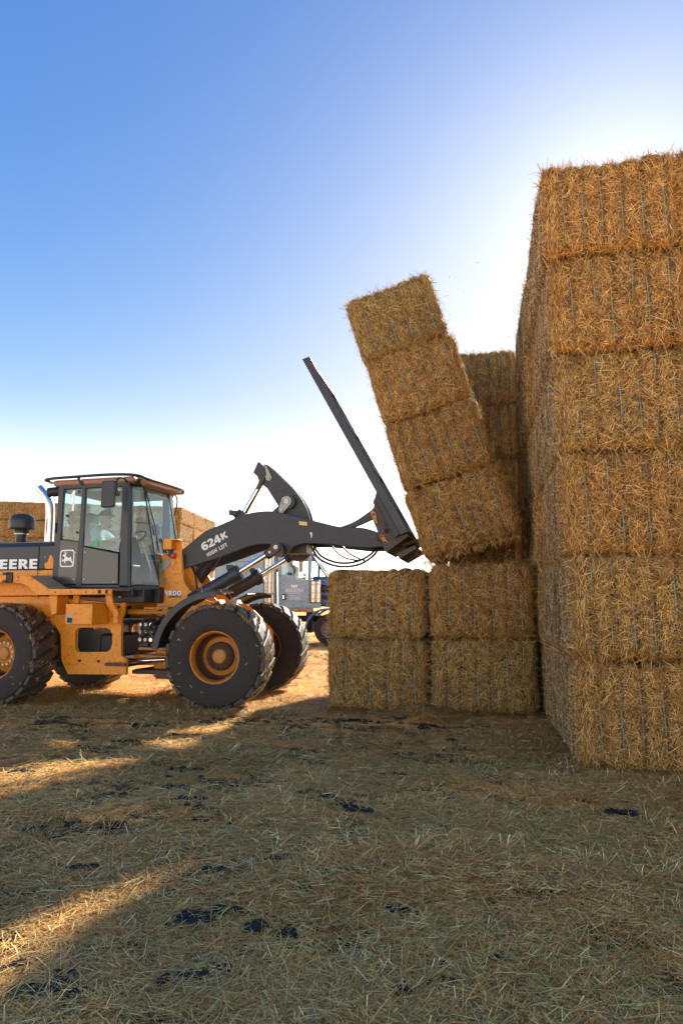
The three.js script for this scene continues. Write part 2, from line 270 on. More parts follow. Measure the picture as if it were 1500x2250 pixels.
  for (const [mx, mz, n, sx, sz] of [[1.05, -9.05, 900, 0.22, 0.55], [0.95, -9.35, 500, 0.35, 0.2], [2.55, -6.25, 900, 0.7, 0.25], [1.95, -6.6, 500, 0.15, 0.9], [-1.2, -9.0, 800, 0.7, 0.2], [-2.5, -11.2, 900, 0.6, 0.5], [0.6, -9.55, 900, 1.0, 0.12], [-1.8, -12.5, 700, 0.8, 0.5], [1.7, -9.3, 600, 0.7, 0.15]]) for (let i = 0; i < n; i++) {
    const x = mx + (r() + r() + r() - 1.5) * sx, z = mz + (r() + r() + r() - 1.5) * sz, yaw = r() * 6.283, p = (r() - 0.3) * 1.1, l = 0.06 + 0.16 * r() * r();
    s.add(V(x, groundH(x, z) + 0.02 + 0.07 * r() * r(), z), V(Math.cos(yaw) * Math.cos(p), Math.sin(p), Math.sin(yaw) * Math.cos(p)), V(r() - 0.5, 1, r() - 0.5).normalize(), l, 0.004 + 0.003 * r(), (r() - 0.4) * 0.25, strawColor(r));
  }
  const tuft = new THREE.Mesh(s.geometry(), stalkMat); tuft.name = 'straw_tufts';
  top(tag(tuft, 'raised tufts of torn straw below the stacked bales', 'straw', null, 'stuff'));
  const fl = new Stalks(); // chaff falling from the tipped bales
  for (let i = 0; i < 150; i++) { const t = r(), x = 0.9 + 1.9 * r(), y = i < 100 ? 1.98 + 0.5 * r() : 3.2 + 3.4 * t, z = i < 100 ? -9.2 - 1.2 * r() : -9 - 1.5 * r(); fl.add(V(x, y, z), V(r() - 0.5, r() - 0.5, r() - 0.5).normalize(), V(r() - 0.5, r() - 0.5, r()).normalize(), 0.02 + 0.06 * r(), 0.005, 0.1, strawColor(r)); }
  for (let i = 0; i < 420; i++) { // ragged straw hanging from the lowest tipped bale
    const u = r(), x = 1.1 + 1.28 * u + (r() - 0.5) * 0.06, y = 2.0 + 0.37 * u + 0.05 * (r() - 0.5); fl.add(V(x, y - 0.03 * r(), -9.3 + 0.24 * u - 0.12 * r()), V((r() - 0.5) * 1.4, -0.5 - 0.6 * r(), r() - 0.4).normalize(), V(r() - 0.5, 0.1, 1).normalize(), 0.05 + 0.14 * r() * r(), 0.0045, 0.08, strawColor(r));
  }
  const f = new THREE.Mesh(fl.geometry(), stalkMat); f.name = 'falling_chaff';
  top(tag(f, 'bits of straw falling from the tipped bales', 'straw', null, 'stuff'));
}

/* ------------------------------------------------ kit for machines */
function grime(seed, base, spots, n, sizes) { // mottled paint: chips, dust and stains, in metres of uv
  const r = rngOf(seed), S = 512, c = canvasOf(S), g = c.getContext('2d'); g.fillStyle = base; g.fillRect(0, 0, S, S);
  for (let i = 0; i < n; i++) {
    const x = r() * S, y = r() * S, s = sizes[0] + (sizes[1] - sizes[0]) * Math.pow(r(), 3); g.globalAlpha = 0.06 + 0.34 * r() * r(); g.fillStyle = spots[Math.floor(r() * spots.length)];
    for (const ox of [-S, 0, S]) for (const oy of [-S, 0, S]) { g.beginPath(); g.ellipse(x + ox, y + oy, s, s * (0.3 + 0.7 * r()), r() * 3.14, 0, 6.284); g.fill(); }
  }
  g.globalAlpha = 0.35; g.lineWidth = 1;
  for (let i = 0; i < n / 14; i++) { g.strokeStyle = spots[Math.floor(r() * spots.length)]; const x = r() * S, y = r() * S; g.beginPath(); g.moveTo(x, y); g.lineTo(x + (r() - 0.5) * 60, y + (r() - 0.5) * 24); g.stroke(); }
  return texOf(c);
}
const dirtA = grime(3, '#f6f4f0', ['#d0b890', '#a08458', '#ffffff', '#8a6a48', '#e6d6b4'], 2600, [0.8, 15]), dirtB = grime(4, '#e9e7e4', ['#c9b79c', '#8d8f94', '#ffffff', '#a49a8c'], 1100, [1, 26]), dirtC = grime(6, '#d9d4cc', ['#b8936a', '#8a6a48', '#ffffff', '#5a4634', '#e0c8a0'], 1600, [1, 14]);
const M = {
  orange: std([0.84, 0.3, 0.014], 0.45, { map: dirtA }), orangeDull: std([0.6, 0.24, 0.03], 0.55, { map: dirtC }),
  grey: std([0.034, 0.036, 0.043], 0.5, { map: dirtB }), slate: std([0.036, 0.04, 0.05], 0.46, { map: dirtB }), dark: std([0.022, 0.024, 0.028], 0.5), black: std([0.012, 0.012, 0.013], 0.55),
  panel: new THREE.MeshPhysicalMaterial({ color: new THREE.Color().setRGB(0.034, 0.026, 0.024), roughness: 0.4, map: dirtB, clearcoat: 0.4, clearcoatRoughness: 0.2 }),
  post: std([0.016, 0.02, 0.03], 0.4, { map: dirtB }), roof: std([0.4, 0.2, 0.11], 0.5, { map: dirtC }), deck: std([0.42, 0.29, 0.17], 0.9, { map: dirtA }),
  tyre: std([0.052, 0.043, 0.036], 0.85, { map: dirtC }), lug: std([0.08, 0.066, 0.055], 0.5, { map: dirtC }), rim: std([0.76, 0.27, 0.02], 0.5, { map: dirtC }), rust: std([0.12, 0.055, 0.03], 0.85, { map: dirtC }), rustPlate: std([0.13, 0.09, 0.075], 0.65, { map: dirtC }),
  zinc: std([0.42, 0.41, 0.37], 0.5, { metalness: 0.25, map: dirtB }), bolt: std([0.4, 0.38, 0.35], 0.4, { metalness: 0.6 }), chrome: std([0.86, 0.86, 0.87], 0.1, { metalness: 1 }), pipe: std([0.72, 0.68, 0.63], 0.32, { metalness: 1 }),
  keeper: std([0.72, 0.3, 0.05], 0.5, { map: dirtC }), hose: std([0.015, 0.014, 0.014], 0.45), white: std([0.85, 0.84, 0.82], 0.5), cream: std([0.78, 0.75, 0.7], 0.5), ink: std([0.01, 0.01, 0.01], 0.6), red: std([0.6, 0.06, 0.02], 0.3), amber: std([0.8, 0.5, 0.12], 0.25), yellow: std([0.75, 0.55, 0.16], 0.5), hiVis: std([0.05, 0.45, 0.15], 0.6),
  glass: new THREE.MeshPhysicalMaterial({ color: new THREE.Color().setRGB(0.8, 0.9, 0.9), roughness: 0.02, transmission: 1, thickness: 0, ior: 1.5 }),
  seat: std([0.05, 0.05, 0.055], 0.85), skin: std([0.5, 0.28, 0.19], 0.55), shirt: std([0.36, 0.38, 0.42], 0.85), jeans: std([0.06, 0.09, 0.16], 0.85), hair: std([0.04, 0.028, 0.02], 0.8),
};
function prep(g) { // un-indexed, only position / normal / uv, uv in metres by the way the face looks
  if (g.index) g = g.toNonIndexed();
  for (const k of Object.keys(g.attributes)) if (!['position', 'normal'].includes(k)) g.deleteAttribute(k);
  const P = g.attributes.position, N = g.attributes.normal, u = new Float32Array(P.count * 2);
  for (let i = 0; i < P.count; i += 3) {
    let nx = 0, ny = 0, nz = 0; for (let k = 0; k < 3; k++) { nx += N.getX(i + k); ny += N.getY(i + k); nz += N.getZ(i + k); }
    nx = Math.abs(nx); ny = Math.abs(ny); nz = Math.abs(nz);
    for (let k = 0; k < 3; k++) { const x = P.getX(i + k), y = P.getY(i + k), z = P.getZ(i + k), j = (i + k) * 2; if (nz >= nx && nz >= ny) { u[j] = x; u[j + 1] = y; } else if (nx >= ny) { u[j] = z; u[j + 1] = y; } else { u[j] = x; u[j + 1] = z; } }
  }
  g.setAttribute('uv', new THREE.BufferAttribute(u, 2)); g.morphAttributes = {}; return g;
}
const join = (gs) => mergeGeometries((Array.isArray(gs) ? gs : [gs]).flat().map(prep));
function obj(name, gs, mat, parent, xf) { const g = join(gs); if (xf) g.applyMatrix4(xf); const m = new THREE.Mesh(g, mat); m.name = name; if (parent) parent.add(m); return m; }
const bx = (w, h, d, x, y, z, r = 0.008, rz = 0) => { const g = new RoundedBoxGeometry(w, h, d, 1, Math.min(r, w / 2.1, h / 2.1, d / 2.1)); if (rz) g.rotateZ(rz); return g.translate(x, y, z); };
const span = (x0, x1, y0, y1, z0, z1, r) => bx(x1 - x0, y1 - y0, z1 - z0, (x0 + x1) / 2, (y0 + y1) / 2, (z0 + z1) / 2, r);
function plate(pts, z0, z1, holes = [], bev = 0.005) {
  const s = new THREE.Shape(pts.map((p) => new THREE.Vector2(...p))); for (const h of holes) s.holes.push(new THREE.Path(h.map((p) => new THREE.Vector2(...p))));
  const g = new THREE.ExtrudeGeometry(s, { depth: z1 - z0 - 2 * bev, bevelEnabled: true, bevelThickness: bev, bevelSize: bev, bevelOffset: -bev, bevelSegments: 1, curveSegments: 8 });
  return toCreasedNormals(g.translate(0, 0, z0 + bev), 0.5);
}
function rod(a, b, r, n = 18, r2 = r) { const A = V(...a), B = V(...b), d = B.clone().sub(A), g = new THREE.CylinderGeometry(r2, r, d.length(), n, 1); g.applyQuaternion(new THREE.Quaternion().setFromUnitVectors(Y, d.clone().normalize())); const c = A.add(B).multiplyScalar(0.5); return g.translate(c.x, c.y, c.z); }
const tube = (pts, r, n = 30, k = 8) => new THREE.TubeGeometry(new THREE.CatmullRomCurve3(pts.map((p) => V(...p))), n, r, k, false);
const arc = (cx, cy, r, a0, a1, n) => Array.from({ length: n + 1 }, (_, i) => { const a = (a0 + (a1 - a0) * i / n) * D2R; return [cx + r * Math.cos(a), cy + r * Math.sin(a)]; });
const smoothPts = (pts, n = 24) => new THREE.SplineCurve(pts.map((p) => new THREE.Vector2(...p))).getPoints(n).map((p) => [p.x, p.y]);
const rrect = (x0, x1, y0, y1, r, n = 4) => [...arc(x1 - r, y1 - r, r, 0, 90, n), ...arc(x0 + r, y1 - r, r, 90, 180, n), ...arc(x0 + r, y0 + r, r, 180, 270, n), ...arc(x1 - r, y0 + r, r, 270, 360, n)];
function stadium(x0, y0, x1, y1, r0, r1 = r0) { const a = Math.atan2(y1 - y0, x1 - x0) / D2R; return [...arc(x1, y1, r1, a - 90, a + 90, 8), ...arc(x0, y0, r0, a + 90, a + 270, 8)]; }
const lathe = (prof, n = 48) => new THREE.LatheGeometry(prof.map(([r, z]) => new THREE.Vector2(Math.max(r, 1e-4), z)), n).rotateX(Math.PI / 2);
const quad = (a, b, c, d, t = 0.006) => { // a thin solid pane through four corners
  const A = V(...a), n = V(...b).sub(A).cross(V(...d).sub(A)).normalize().multiplyScalar(t / 2), P = [a, b, c, d].map((p) => V(...p)), q = [...P.map((p) => p.clone().add(n)), ...P.map((p) => p.clone().sub(n))], f = [[0, 1, 2, 3], [7, 6, 5, 4], [0, 4, 5, 1], [1, 5, 6, 2], [2, 6, 7, 3], [3, 7, 4, 0]], pos = [];
  for (const [i, j, k, l] of f) for (const m of [i, j, k, i, k, l]) pos.push(q[m].x, q[m].y, q[m].z);
  const g = new THREE.BufferGeometry(); g.setAttribute('position', new THREE.Float32BufferAttribute(pos, 3)); g.computeVertexNormals(); return g;
};
const fontBold = await new FontLoader().loadAsync('fonts/droid/droid_sans_bold.typeface.json'), fontReg = await new FontLoader().loadAsync('fonts/droid/droid_sans_regular.typeface.json');
function words(s, size, x, y, z, rot = 0, o = {}) { // lettering on a face that looks along +z; width: stretch to so many metres
  const g = new TextGeometry(s, { font: o.font ?? fontBold, size, depth: o.depth ?? 0.003, curveSegments: 4, bevelEnabled: !!o.fat, bevelThickness: 0.0005, bevelSize: o.fat ?? 0, bevelSegments: 1 });
  g.computeBoundingBox(); const w = g.boundingBox.max.x - g.boundingBox.min.x; g.translate(-g.boundingBox.min.x, 0, 0); if (o.width) g.scale(o.width / w, 1, 1);
  return g.rotateZ(rot).translate(x, y, z);
}

/* ------------------------------------------------ the wheel loader */
const loader = new THREE.Group(); loader.name = 'wheel_loader'; loader.position.set(-4.64, 0, -11.185); loader.rotation.y = -16 * D2R;
const F = new THREE.Matrix4().makeRotationY(-11 * D2R).setPosition(-1.494, 0, -10.706).premultiply(new THREE.Matrix4().makeRotationY(-16 * D2R).setPosition(-4.64, 0, -11.185).invert());
const fr = (name, gs, mat, parent = loader) => obj(name, gs, mat, parent, F), rr = (name, gs, mat, parent = loader) => obj(name, gs, mat, parent);
const boltHead = (x, y, z, r = 0.014, t = 0.014) => rod([x, y, z], [x, y, z + t], r, 8);
function pinKeeper(x0, y0, x1, y1, r0, r1, z, mat = M.zinc) { // (x1,y1) the big pin end, (x0,y0) the bolt
  const k = fr('pin_keeper', plate(stadium(x0, y0, x1, y1, r0, r1), z, z + 0.022), mat);
  fr('pin', [rod([x1, y1, z], [x1, y1, z + 0.034], r1 * 0.42, 16)], mat, k); fr('bolt', [rod([x0, y0, z], [x0, y0, z + 0.045], 0.02, 8)], M.bolt, k); return k;
}
{ /* wheels */
  const tyre = lathe([[0.345, -0.2], [0.36, -0.235], [0.44, -0.262], [0.54, -0.27], [0.62, -0.262], [0.668, -0.235], [0.69, -0.19], [0.695, 0], [0.69, 0.19], [0.668, 0.235], [0.652, 0.25], [0.645, 0.256], [0.635, 0.256], [0.62, 0.264], [0.6, 0.262], [0.54, 0.272], [0.47, 0.268], [0.46, 0.272], [0.45, 0.268], [0.4, 0.252], [0.36, 0.235], [0.345, 0.2]], 72);
  const rim = lathe([[0.34, -0.2], [0.365, -0.21], [0.365, -0.225], [0.33, -0.215], [0.31, -0.1], [0.31, 0.13], [0.325, 0.19], [0.335, 0.215], [0.345, 0.225], [0.362, 0.23], [0.368, 0.222], [0.362, 0.212], [0.345, 0.205]], 56);
  const well = lathe([[0.308, 0.14], [0.302, 0.1], [0.3, -0.02], [0.29, -0.04], [0.2, -0.05], [0.19, -0.06]], 48);
  const disc = lathe([[0.27, -0.045], [0.262, -0.03], [0.19, -0.024], [0.185, -0.02]], 40), ring = lathe([[0.2, -0.03], [0.198, 0.01], [0.185, 0.02], [0.12, 0.03], [0.1, 0.032]], 40), cap = lathe([[0.1, 0.03], [0.098, 0.05], [0.085, 0.06], [0.03, 0.064], [0, 0.064]], 28);
  const lugGeo = (() => { // a rounded, swept tread block; x round the tyre, y outwards, z across
    const g = new RoundedBoxGeometry(0.15, 0.06, 0.25, 1, 0.016).translate(0, 0, 0), P = g.attributes.position;
    for (let i = 0; i < P.count; i++) { const x = P.getX(i), y = P.getY(i), z = P.getZ(i); P.setXYZ(i, x * (1 - 1.3 * Math.max(0, y)) + z * 0.5, y - (z + x * 0.2) * (z > 0 ? 0.09 : 0) - x * x * 0.65, z); }
    g.computeVertexNormals(); return prep(g);
  })();
  const make = (seed, clean) => {
    const w = new THREE.Group(); w.name = 'wheel'; const r = rngOf(seed);
    rr('tyre', tyre.clone(), M.tyre, w); rr('rim', rim.clone(), M.rim, w); rr('rim_well', well.clone(), M.rust, w);
    const d = rr('hub_disc', disc.clone(), M.rim, w); rr('hub_ring', [ring.clone()], clean ? M.rim : M.rust, w); rr('hub_cap', cap.clone(), M.keeper, w);
    for (let k = 0; k < 14; k++) { const a = k / 14 * 6.283; rr('lug_nut', rod([0.16 * Math.cos(a), 0.16 * Math.sin(a), 0.02], [0.16 * Math.cos(a), 0.16 * Math.sin(a), 0.045], 0.019, 6), clean ? M.bolt : M.rust, w); }
    for (let k = 0; k < 44; k++) { // two staggered rows of tread blocks
      const s = k % 2 ? 1 : -1, a = (k + 0.5) / 44 * Math.PI * 2, m = new THREE.Mesh(lugGeo, M.lug); m.name = 'tread_block';
      m.position.set(0.702 * Math.cos(a), 0.702 * Math.sin(a), s * 0.118); m.rotation.set(0, 0, a - Math.PI / 2); if (s < 0) { m.rotateY(Math.PI); } w.add(m);
    }
    const st = new Stalks();
    for (let c = 0; c < 90; c++) { // straw trodden into the tread
      const a0 = r() * 6.283, z0 = (r() * 0.8 - 0.28) * 0.55, n = 6 + Math.floor(r() * 16);
      for (let i = 0; i < n; i++) { const a = a0 + (r() - 0.5) * 0.11, z = Math.min(0.27, z0 + (r() - 0.5) * 0.11), R = 0.7 + 0.03 * r() - Math.max(0, Math.abs(z) - 0.2) * 0.5, out = V(Math.cos(a), Math.sin(a), 0), dr = V(r() - 0.5, r() - 0.5, r() - 0.5).addScaledVector(out, 0.35).normalize(); st.add(out.clone().multiplyScalar(R).add(V(0, 0, z)), dr, V(r() - 0.5, r() - 0.5, r()).normalize(), 0.04 + 0.07 * r(), 0.005, 0.1, strawColor(r).map((q) => q * 0.85)); }
    }
    for (let i = 0; i < 10; i++) { const a = r() * 6.283, R = 0.45 + 0.2 * r(); st.add(V(R * Math.cos(a), R * Math.sin(a), 0.274), V(r() - 0.5, r() - 0.5, 0.05).normalize(), V(0, 0, 1), 0.05, 0.005, 0.05, STRAW[7]); }
    const sm = new THREE.Mesh(st.geometry(), stalkMat); sm.name = 'stuck_straw'; sm.userData.kind = 'stuff'; w.add(sm); return w;
  };
  const inner = V(0, 0, 0), q = new THREE.Quaternion(), fq = new THREE.Quaternion().setFromRotationMatrix(F);
  [[0, 1.02, false], [0, -1.02, false]].forEach(([x, z], i) => { const w = make(31 + i, false); w.position.set(x, 0.72, z).applyMatrix4(F); w.quaternion.copy(fq); if (z < 0) w.rotateY(Math.PI); w.rotateZ(i * 0.7); loader.add(w); });
  [[0, 1.02], [0, -1.02]].forEach(([x, z], i) => { const w = make(51 + i, true); w.position.set(x, 0.72, z); if (z < 0) w.rotateY(Math.PI); w.rotateZ(i * 0.4 + 0.2); loader.add(w); });
}
{ /* front frame, tower, axle */
  const towerOut = [[-1.245, 2.18], [-0.835, 2.175], [-0.815, 1.92], [-0.8, 1.8], ...smoothPts([[-0.785, 1.75], [-0.7, 1.655], [-0.56, 1.55], [-0.41, 1.485]], 8).slice(1), [-0.12, 1.42], [0.12, 1.2], [0.3, 1.02], [0.34, 0.62], [-0.6, 0.5], [-1.06, 0.47], [-1.235, 0.35], [-1.215, 1.0]];
  for (const z of [0.47, -0.53]) { const t = fr('tower_plate', plate(towerOut, z, z + 0.055), M.orange); if (z > 0) for (const [x, y] of [[-1.178, 1.8], [-1.06, 1.775], [-0.99, 2.06], [-0.96, 1.93], [-0.9, 1.93], [-1.2, 1.2], [-1.19, 1.5]]) fr('bolt', boltHead(x, y, z + 0.055), M.bolt, t); }
  for (const z of [0.24, -0.3]) fr('tower_web', plate([[-0.99, 2.06], [-0.8, 2.0], [-0.66, 1.78], [-0.3, 1.44], [0.02, 1.2], [0.0, 1.05], [-0.9, 1.0]], z, z + 0.05), M.orange);
  fr('cross_member', [span(-0.95, -0.2, 1.05, 1.16, -0.5, 0.5), span(-1.2, -0.9, 0.5, 0.62, -0.5, 0.5), span(-1.0, -0.9, 1.1, 1.75, -0.3, 0.28), span(-0.9, 0.3, 0.5, 0.62, -0.5, 0.5)], M.orange);
  fr('front_bulkhead', [plate([[-0.32, 1.46], [-0.02, 1.0], [0.06, 1.03], [-0.26, 1.5]], -0.52, 0.47)], M.orange);
  fr('front_axle', [rod([0, 0.72, -0.95], [0, 0.72, 0.95], 0.12), rod([0, 0.72, 0.55], [0, 0.72, 0.86], 0.2, 20, 0.16), rod([0, 0.72, -0.55], [0, 0.72, -0.86], 0.2, 20, 0.16), new THREE.SphereGeometry(0.24, 18, 12).translate(0, 0.72, 0)], M.orangeDull);
  pinKeeper(-1.155, 1.955, -1.075, 2.06, 0.042, 0.062, 0.525); pinKeeper(-1.14, 1.2, -1.095, 1.35, 0.045, 0.065, 0.525);
  pinKeeper(-0.87, 2.03, -0.75, 2.03, 0.05, 0.075, -0.47);
  const br = fr('lamp_bracket', [plate([[-0.93, 2.4], [-0.835, 2.4], [-0.82, 1.885], [-0.97, 1.885], [-0.935, 2.02]], 0.53, 0.545), span(-1.07, -0.93, 2.25, 2.41, 0.53, 0.7, 0.01), span(-0.95, -0.835, 2.385, 2.405, 0.5, 0.7)], M.orange);
  fr('lamp_socket', [span(-1.01, -0.95, 2.14, 2.25, 0.55, 0.64)], M.black, br); fr('marker_lamp', [new THREE.SphereGeometry(0.05, 12, 8).scale(0.9, 1, 0.9).translate(-0.95, 2.16, 0.6)], M.red, br);
  // mudguards: a curved sheet with a turned-down rim
  for (const s of [1, -1]) {
    const a = arc(0, 0.72, 0.9, 173, 84, 22).map(([x, y], i) => [x * (i < 9 ? 1 : 1.02), y + 0.0]), b = arc(0, 0.72, 0.875, 84, 173, 22), z0 = s > 0 ? 0.78 : -1.3, z1 = s > 0 ? 1.3 : -0.78, lip = arc(0, 0.72, 0.81, 88, 173, 22), zl = s > 0 ? [1.28, 1.31] : [-1.31, -1.28];
    const f = fr('mudguard', [plate([...a, ...b], z0, z1), plate([...arc(0, 0.72, 0.9, 173, 88, 22), ...lip], ...zl)], M.slate); fr('mudguard_stay', [rod([-0.15, 1.58, s * 0.5], [-0.05, 1.6, s * 1.1], 0.02), rod([-0.82, 1.0, s * 0.5], [-0.84, 1.0, s * 1.1], 0.02)], M.dark, f);
  }
  fr('decal_lettering', [words('RDO', 0.072, -1.025, 1.565, 0.529, 0, { width: 0.2, fat: 0.002 })], M.white); fr('decal_shadow', [words('RDO', 0.072, -1.027, 1.561, 0.5262, 0, { width: 0.207, fat: 0.009, depth: 0.001 })], M.ink);
  fr('decal_small_lettering', [words('EQUIPMENT CO.', 0.019, -1.025, 1.532, 0.5262, 0, { width: 0.2 })], M.ink);
  fr('decal_leaf', [plate([[-1.1, 1.64], [-1.085, 1.648], [-1.07, 1.63], [-1.058, 1.64], [-1.046, 1.615], [-1.045, 1.58], [-1.06, 1.55], [-1.062, 1.585], [-1.08, 1.595], [-1.085, 1.62]], 0.5262, 0.529, [], 0.0005)], M.white);
}
{ /* boom, linkage, mast */
  const topEdge = [[-1.16, 2.13], [-0.86, 2.27], [-0.52, 2.535], [-0.124, 2.69], ...smoothPts([[-0.124, 2.69], [0.06, 2.765], [0.235, 2.806], [0.4, 2.822], [0.557, 2.817], [0.75, 2.775], [0.911, 2.733], [1.26, 2.644], [1.5, 2.58], [1.672, 2.55], [1.85, 2.55], [2.0, 2.525], [2.196, 2.455]], 30).slice(1)];
  const low = [...arc(2.17, 2.36, 0.1, 60, -70, 6), [2.1, 2.255], ...smoothPts([[1.874, 2.256], [1.6, 2.29], [1.26, 2.326], [1.08, 2.33], [0.985, 2.317], [0.88, 2.285], [0.8, 2.2], [0.74, 2.15], [0.672, 2.13], [0.61, 2.16], [0.585, 2.25], [0.54, 2.31], [0.457, 2.33], [0.279, 2.321], [0.137, 2.282], [-0.294, 2.136], [-0.8, 1.98]], 40), [-1.1, 1.9], [-1.2, 1.98]];
  for (const z of [0.39, -0.44]) {
    const arm = fr('boom_arm', plate([...topEdge, ...low], z, z + 0.05), M.grey);
    if (z > 0) {
      fr('model_lettering', [words('624', 0.118, -0.53, 2.235, 0.4405, 0.475, { width: 0.33, fat: 0.003 }), words('K', 0.098, -0.225, 2.4, 0.4405, 0.475, { width: 0.1, fat: 0.002 }), words('HIGH', 0.058, -0.452, 2.148, 0.4405, 0.475, { width: 0.17 }), words('LIFT', 0.058, -0.262, 2.244, 0.4405, 0.475, { width: 0.14 })], M.cream, arm);
      fr('warning_label', [plate([[0.965, 2.66], [1.085, 2.645], [1.09, 2.59], [0.97, 2.605]], 0.4405, 0.443, [], 0.0005)], M.yellow, arm); fr('paint_chip', [plate([[1.13, 2.48], [1.15, 2.5], [1.17, 2.47], [1.165, 2.43], [1.15, 2.4], [1.145, 2.45]], 0.4405, 0.442, [], 0.0004)], M.cream, arm);
      fr('rust_patch', [plate([[2.02, 2.42], [2.1, 2.43], [2.12, 2.38], [2.04, 2.36]], 0.4405, 0.442, [], 0.0004)], M.rustPlate, arm);
    }
  }
  fr('boom_cross_tube', [rod([0.86, 2.42, -0.4], [0.86, 2.42, 0.4], 0.13, 24), span(0.7, 1.02, 2.2, 2.52, -0.2, 0.2), rod([1.95, 2.4, -0.4], [1.95, 2.4, 0.4], 0.07), rod([-1.08, 2.05, -0.5], [-1.08, 2.05, 0.5], 0.06)], M.dark);
  const crank = [[0.3, 3.61], [0.335, 3.606], ...smoothPts([[0.36, 3.6], [0.422, 3.555], [0.54, 3.45], [0.648, 3.345], [0.78, 3.215], [0.89, 3.08], [0.98, 2.93], [1.03, 2.8], [1.07, 2.64]], 18), [1.05, 2.45], [0.85, 2.34], [0.72, 2.5], [0.6, 2.74], [0.431, 2.845], [0.545, 2.945], [0.36, 3.23], [0.25, 3.31], [0.28, 3.44]];
  for (const z of [0.06, -0.14]) fr('bellcrank_plate', plate(crank, z, z + 0.05), M.grey);
  const boss = fr('bellcrank_boss', [rod([0.725, 2.99, -0.2], [0.725, 2.99, 0.19], 0.105, 24)], M.dark);
  fr('bellcrank_keeper', [plate(stadium(0.625, 2.865, 0.7, 3.0, 0.05, 0.085), 0.19, 0.212)], M.zinc, boss); fr('bellcrank_pin', [rod([0.7, 3.0, 0.2], [0.7, 3.0, 0.222], 0.042, 16)], M.bolt, boss); fr('bolt', [boltHead(0.63, 2.87, 0.21, 0.02, 0.025)], M.bolt, boss);
  fr('crank_pin_keeper', [plate(stadium(0.325, 3.55, 0.39, 3.39, 0.04, 0.05), 0.11, 0.13), boltHead(0.39, 3.39, 0.13, 0.024)], M.zinc);
  fr('rod_end_guard', [plate([[0.215, 3.65], [0.255, 3.63], [0.33, 3.55], [0.35, 3.44], [0.3, 3.32], [0.235, 3.2], [0.19, 3.22], [0.235, 3.35], [0.205, 3.42], [0.14, 3.48]], 0.11, 0.14)], M.grey);
  fr('tilt_rod', [rod([0.28, 3.42, 0], [-0.1, 2.76, 0], 0.042, 20)], M.chrome);
  const tc = fr('tilt_cylinder', [rod([-0.03, 2.84, 0], [-1.0, 1.55, 0], 0.1, 22), rod([-0.02, 2.86, 0], [-0.1, 2.75, 0], 0.125, 22)], M.dark); fr('hose_fitting', [span(-0.28, -0.14, 2.83, 2.9, -0.06, 0.06), bx(0.06, 0.2, 0.1, -0.2, 2.84, 0, 0.008, 0.9)], M.rustPlate, tc);
  fr('coupler_link', [plate([[0.92, 2.52], [1.05, 2.6], [1.3, 2.58], ...smoothPts([[1.5, 2.6], [1.7, 2.67], [1.85, 2.755], [2.03, 2.88]], 8), [2.11, 2.8], [2.06, 2.74], ...smoothPts([[1.98, 2.7], [1.85, 2.645], [1.7, 2.59], [1.5, 2.52]], 6), [1.2, 2.45], [0.95, 2.42]], -0.05, 0.05)], M.slate);
  for (const s of [1, -1]) { // lift cylinders
    const z = s * 0.54, c = fr('lift_cylinder', [rod([-0.66, 1.5, z], [0.02, 1.86, z], 0.1, 24), rod([-0.03, 1.84, z], [0.09, 1.9, z], 0.125, 24), rod([0.08, 1.895, z], [0.1, 1.905, z], 0.1, 24), bx(0.1, 0.07, 0.08, -0.06, 1.98, z)], s > 0 ? M.slate : M.dark);
    fr('cylinder_rod', [rod([0.05, 1.885, z], [0.56, 2.19, z], 0.048, 22)], M.chrome, c); fr('cylinder_band', [rod([-0.45, 1.61, z], [-0.435, 1.618, z], 0.104, 24)], M.zinc, c);
    fr('rod_eye', [rod([0.67, 2.235, z - 0.08], [0.67, 2.235, z + 0.06], 0.1, 24), rod([0.5, 2.15, z], [0.6, 2.21, z], 0.07)], M.dark, c); if (s > 0) { fr('rod_eye_keeper', [plate(stadium(0.575, 2.185, 0.66, 2.26, 0.055, 0.075), z + 0.06, z + 0.085)], M.rustPlate, c); fr('pin', [rod([0.665, 2.265, z + 0.08], [0.665, 2.265, z + 0.095], 0.032, 14), boltHead(0.58, 2.19, z + 0.08, 0.02, 0.03)], M.bolt, c); }
  }
  fr('boom_boss', [rod([0.76, 2.24, -0.55], [0.76, 2.24, -0.36], 0.13, 22), plate([[0.6, 2.36], [1.05, 2.36], [0.95, 2.2], [0.85, 2.13], [0.7, 2.12], [0.62, 2.2]], -0.36, -0.33)], M.dark); pinKeeper(0.745, 2.4, 0.735, 2.275, 0.07, 0.075, -0.33);
  for (const [i, pts] of [[[1.08, 2.3, 0.1], [1.19, 2.13, 0.12], [1.47, 2.005, 0.14], [1.8, 2.02, 0.13], [2.02, 2.15, 0.1], [2.12, 2.29, 0.05]], [[1.1, 2.3, 0.02], [1.22, 2.16, 0.05], [1.47, 2.06, 0.06], [1.75, 2.07, 0.06], [1.98, 2.18, 0.05], [2.08, 2.31, 0.0]], [[1.42, 2.3, 0.2], [1.5, 2.2, 0.22], [1.62, 2.12, 0.2], [1.82, 2.08, 0.16]], [[1.58, 2.29, 0.2], [1.68, 2.19, 0.22], [1.82, 2.11, 0.18], [1.9, 2.08, 0.14]], [[-0.84, 2.1, 0.2], [-0.72, 1.9, 0.3], [-0.66, 1.6, 0.3], [-0.6, 1.3, 0.25]]].entries()) fr('hydraulic_hose', [tube(pts, i < 2 ? 0.018 : 0.013)], M.hose);
